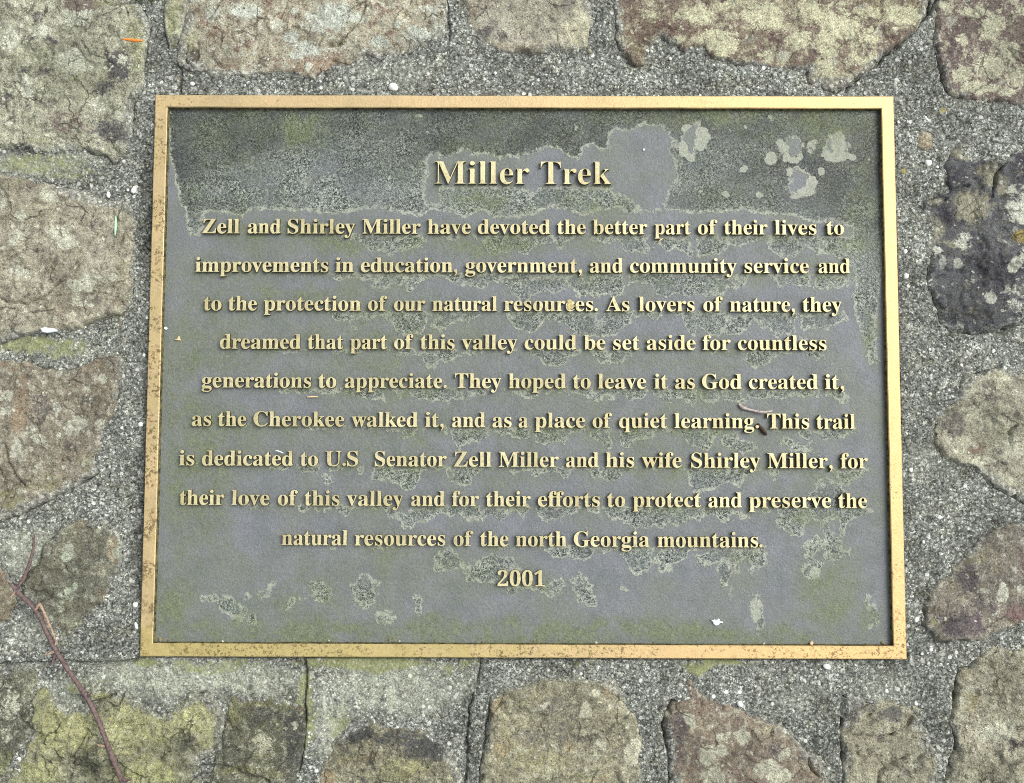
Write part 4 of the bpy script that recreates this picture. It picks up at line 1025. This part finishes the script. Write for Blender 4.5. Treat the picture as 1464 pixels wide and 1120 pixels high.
vstick('side_branch', [(23, 843, .0125), (33, 828, .012), (40, 812, .011), (45, 796, .0105), (48, 780, .010), (48, 762, .010)], [2.6, 2.6, 2.4, 2.2, 1.8, .9], m_bark, 2)
vstick('side_branch', [(51, 872, .0125), (55, 866, .013), (57, 864, .013), (62, 874, .0125), (70, 892, .012), (76, 906, .0115), (79, 916, .011)], [1.6, 2.2, 2.2, 1.9, 1.9, 1.7, .8], m_bark2, 3)
for q, (pp, rr) in enumerate([
    ([(22, 845, .013), (17, 838, .014), (12, 833, .015)], [2.2, 1.6, .5]),
    ([(22, 845, .013), (18, 851, .014), (13, 855, .015)], [2.2, 1.5, .5]),
    ([(56, 866, .013), (55, 860, .014), (54, 855, .015)], [1.8, 1.4, .6]),
    ([(77, 932, .012), (70, 935, .013), (62, 937, .014)], [2.2, 1.6, .5]),
    ([(79, 936, .011), (76, 945, .0115), (72, 952, .012)], [2.2, 1.6, .5]),
    ([(79, 922, .012), (81, 917, .013), (84, 914, .014)], [1.8, 1.3, .4]),
    ([(125, 997, .013), (129, 993, .015), (132, 987, .0165)], [2.4, 1.6, .4]),
    ([(150, 1067, .016), (143, 1066, .017), (138, 1064, .018)], [2.2, 1.5, .5]),
    ([(175, 1114, .017), (183, 1116, .018), (188, 1112, .019)], [2.4, 1.8, .5])]):
    vstick('thorn', pp, rr, m_bark2 if q % 2 else m_bark, 20 + q)

m_pale = mat_plain('dry_pale_twig', (200, 186, 178), (150, 136, 128), 400)
m_dk = mat_plain('dark_bark', (40, 30, 26), (66, 50, 42), 400)
m_or = mat_plain('orange_needle', (204, 120, 48), (222, 150, 80), 400, .6)
m_gr = mat_plain('pale_green_blade', (150, 196, 160), (176, 214, 178), 400, .6)
m_tan = mat_plain('tan_needle', (196, 170, 130), (214, 190, 150), 400, .6)
m_wh = mat_plain('white_flake', (226, 234, 236), (204, 222, 226), 300, .6)
tag(stick('twig', [(1056, 578, ZP + .0012), (1062, 583, ZP + .0015), (1074, 586.5, ZP + .0022), (1089, 589.5, ZP + .0030), (1103, 588, ZP + .0040)], [1.2, 2.6, 1.5, 1.8, 1.0], m_pale, seed=31), 'small pale dry twig lying above the words learning and This on the plaque', 'twig')
tag(stick('twig', [(1083, 606, ZP + .0014), (1087, 611, ZP + .0016), (1092, 617, ZP + .0016), (1096, 622, ZP + .0012)], [1.6, 2.8, 2.8, 1.4], m_dk, seed=32), 'short dark brown twig fragment between two words of the sixth text line', 'twig')
tag(stick('needle_or_sliver', [(174, 56, .0095), (184, 57, .0100), (196, 58.5, .0100), (205, 58, .0098)], [.8, 2.6, 2.4, .6], m_or, seed=33), 'orange dry needle on the large grey green stone at the upper left', 'needle')
tag(stick('needle_or_sliver', [(165.6, 309, .0065), (165.4, 318, .0070), (165, 328, .0068), (164.6, 337, .0062)], [.5, 1.7, 1.9, .7], m_gr, seed=34), 'pale green grass blade lying upright on the buff stone left of the plaque', 'needle')  # a blade of grass, filed under the needle category
tag(stick('needle_or_sliver', [(439, 568, ZP + .0008), (446, 567.4, ZP + .0010), (454, 567.6, ZP + .0008)], [.9, 1.3, .9], m_tan, seed=35), 'tiny tan needle under the first word of the fifth text line', 'needle')
tag(stick('needle_or_sliver', [(394, 644, ZL + .0004), (399, 645.6, ZL + .0008), (405, 648, ZL + .0004)], [.6, 1.0, .6], m_wh, seed=36), 'tiny white sliver on the word dedicated', 'needle')  # a white sliver, only grouped with the needles
tag(stick('needle_or_sliver', [(941, 346, ZP + .0008), (944, 343.5, ZP + .0012), (948, 341, ZP + .0008)], [.7, 1.3, .6], m_tan, seed=37), 'tiny pale stalk just under the word part on the first body line', 'needle')  # a bit of straw rather than a pine needle

def flake(poly, z, th, mat, label, cat, name, seed=0):
    W = np.array([at(u, v, z) for u, v in poly]); c = W.mean(0)
    rg = random.Random(seed)
    n = len(poly); V, F = [], []
    for dz, k in ((-th, 1.0), (th * .4, 1.0), (th, .8)):
        for w in W: V.append(((w[0] - c[0]) * k, (w[1] - c[1]) * k, dz * (1 + .5 * rg.random())))
    V.append((0, 0, th * 1.3))
    for j in (0, 1):
        for i in range(n): F.append((j * n + i, j * n + (i + 1) % n, (j + 1) * n + (i + 1) % n, (j + 1) * n + i)[::-1])
    for i in range(n): F.append((2 * n + i, 2 * n + (i + 1) % n, 3 * n)[::-1])
    F.append(tuple(range(n)))
    o = link(name, mesh_of(name, V, F, False), mat, None, tuple(c))
    tag(o, label, cat)
flake([(58, 470), (64, 468), (70, 469), (78, 470), (83, 474), (76, 475), (68, 476.5), (61, 475)], .0055, .0008, m_wh, 'bluish white flake on the lower edge of the buff stone at the left', 'flake', 'leaf_flake', 1)
flake([(249, 486), (253, 485), (256, 480.5), (258.5, 487), (254, 487)], ZP + .0006, .0005, m_tan, 'small cream triangular flake at the left side of the plaque', 'flake', 'leaf_flake', 2)
flake([(1015, 886), (1018, 887.5), (1021, 886), (1024, 886.5), (1027, 884.5), (1029, 886), (1028, 888.5), (1033, 889), (1033.5, 891), (1029, 891), (1027, 894), (1023, 894.5), (1020, 892.5), (1019, 889.5)], ZP + .0006, .0007, m_wh, 'white bird dropping near the lower right of the plaque field', 'dropping', 'bird_dropping', 3)
flake([(235, 468), (238, 467.5), (239.5, 470), (237.5, 472), (235, 471)], ZP + .0006, .0006, m_wh, 'tiny white crumb beside the left border of the plaque', 'crumb', 'crumb', 4)
flake([(1157, 919), (1160, 916), (1163, 919), (1161, 923), (1158, 922.5)], ZP + .0010, .0010, m_tan, 'tan crumb against the bottom border of the plaque', 'crumb', 'crumb', 5)
flake([(811, 430), (815, 428), (819, 431), (818, 434), (822, 438), (818, 442), (813, 443), (810, 438), (812, 434)], ZL + .0001, .0004, mat_plain('dry_lichen', (196, 184, 130), (164, 150, 100), 500), 'crusty yellow brown lichen blob on the word resources', 'lichen', 'lichen_crust', 6)
flake([(919, 213.5), (921, 212), (922, 215), (920, 216.5)], ZP + .0005, .0004, m_wh, 'white speck in the smooth patch right of the title', 'crumb', 'crumb', 7)

# crumbs of grit caught along the bottom border, and grass beyond the top joint
rg = random.Random(9)
m_grit = mat_plain('brown_grit', (96, 86, 58), (150, 138, 100), 600)
m_grit2 = mat_plain('pale_grit', (176, 170, 150), (200, 196, 180), 600)
src = None
for i, (u, v, q) in enumerate([(229, 914, 3.4), (241, 916, 2.0), (318, 917, 1.8), (402, 915, 2.0), (557, 915, 2.2), (571, 917, 1.5), (690, 918, 1.8), (764, 917, 1.5), (852, 919, 2.0), (935, 919, 1.5), (1019, 921, 1.8), (1092, 920, 1.6), (1239, 921, 2.2), (1262, 919, 2.6), (470, 916, 1.4), (622, 917, 1.6)]):
    bm = bmesh.new(); bmesh.ops.create_icosphere(bm, subdivisions=2, radius=1.0)
    for w in bm.verts: w.co *= 0.7 + 0.55 * rg.random()
    bmesh.ops.scale(bm, vec=(q * PX, q * PX * .8, q * PX * .6), verts=bm.verts)
    me = bpy.data.meshes.new('grit_crumb'); bm.to_mesh(me); bm.free()
    o = link('grit_crumb', me, m_grit2 if i % 3 == 2 else m_grit, None, tuple(at(u, v, ZP + q * PX * .4)))
    tag(o, 'tiny grit crumb caught along the inner bottom edge of the plaque border', 'crumb', 'crumbs along the bottom border')
gb = at(214, -6, 0.002)
V, F = [], []
for i in range(7):
    u0 = 192 + i * 6.5 + rg.uniform(-2, 2)
    tip = (u0 + rg.uniform(-10, 10), rg.uniform(1, 5), .006)
    W = [at(u0, -16, .001) - gb, at((u0 + tip[0]) / 2, -5, .009) - gb, at(*tip) - gb]
    v_, f_ = tube(W, [1.6 * PX, 1.5 * PX, .4 * PX], 6, i)
    F += [tuple(a + len(V) for a in q) for q in f_]; V += v_
tag(link('grass_tuft', mesh_of('grass_tuft', V, F), mat_plain('green_grass', (44, 74, 30), (84, 112, 52), 300), None, tuple(gb)), 'small dark green grass tuft in the joint at the top left edge', 'grass tuft')
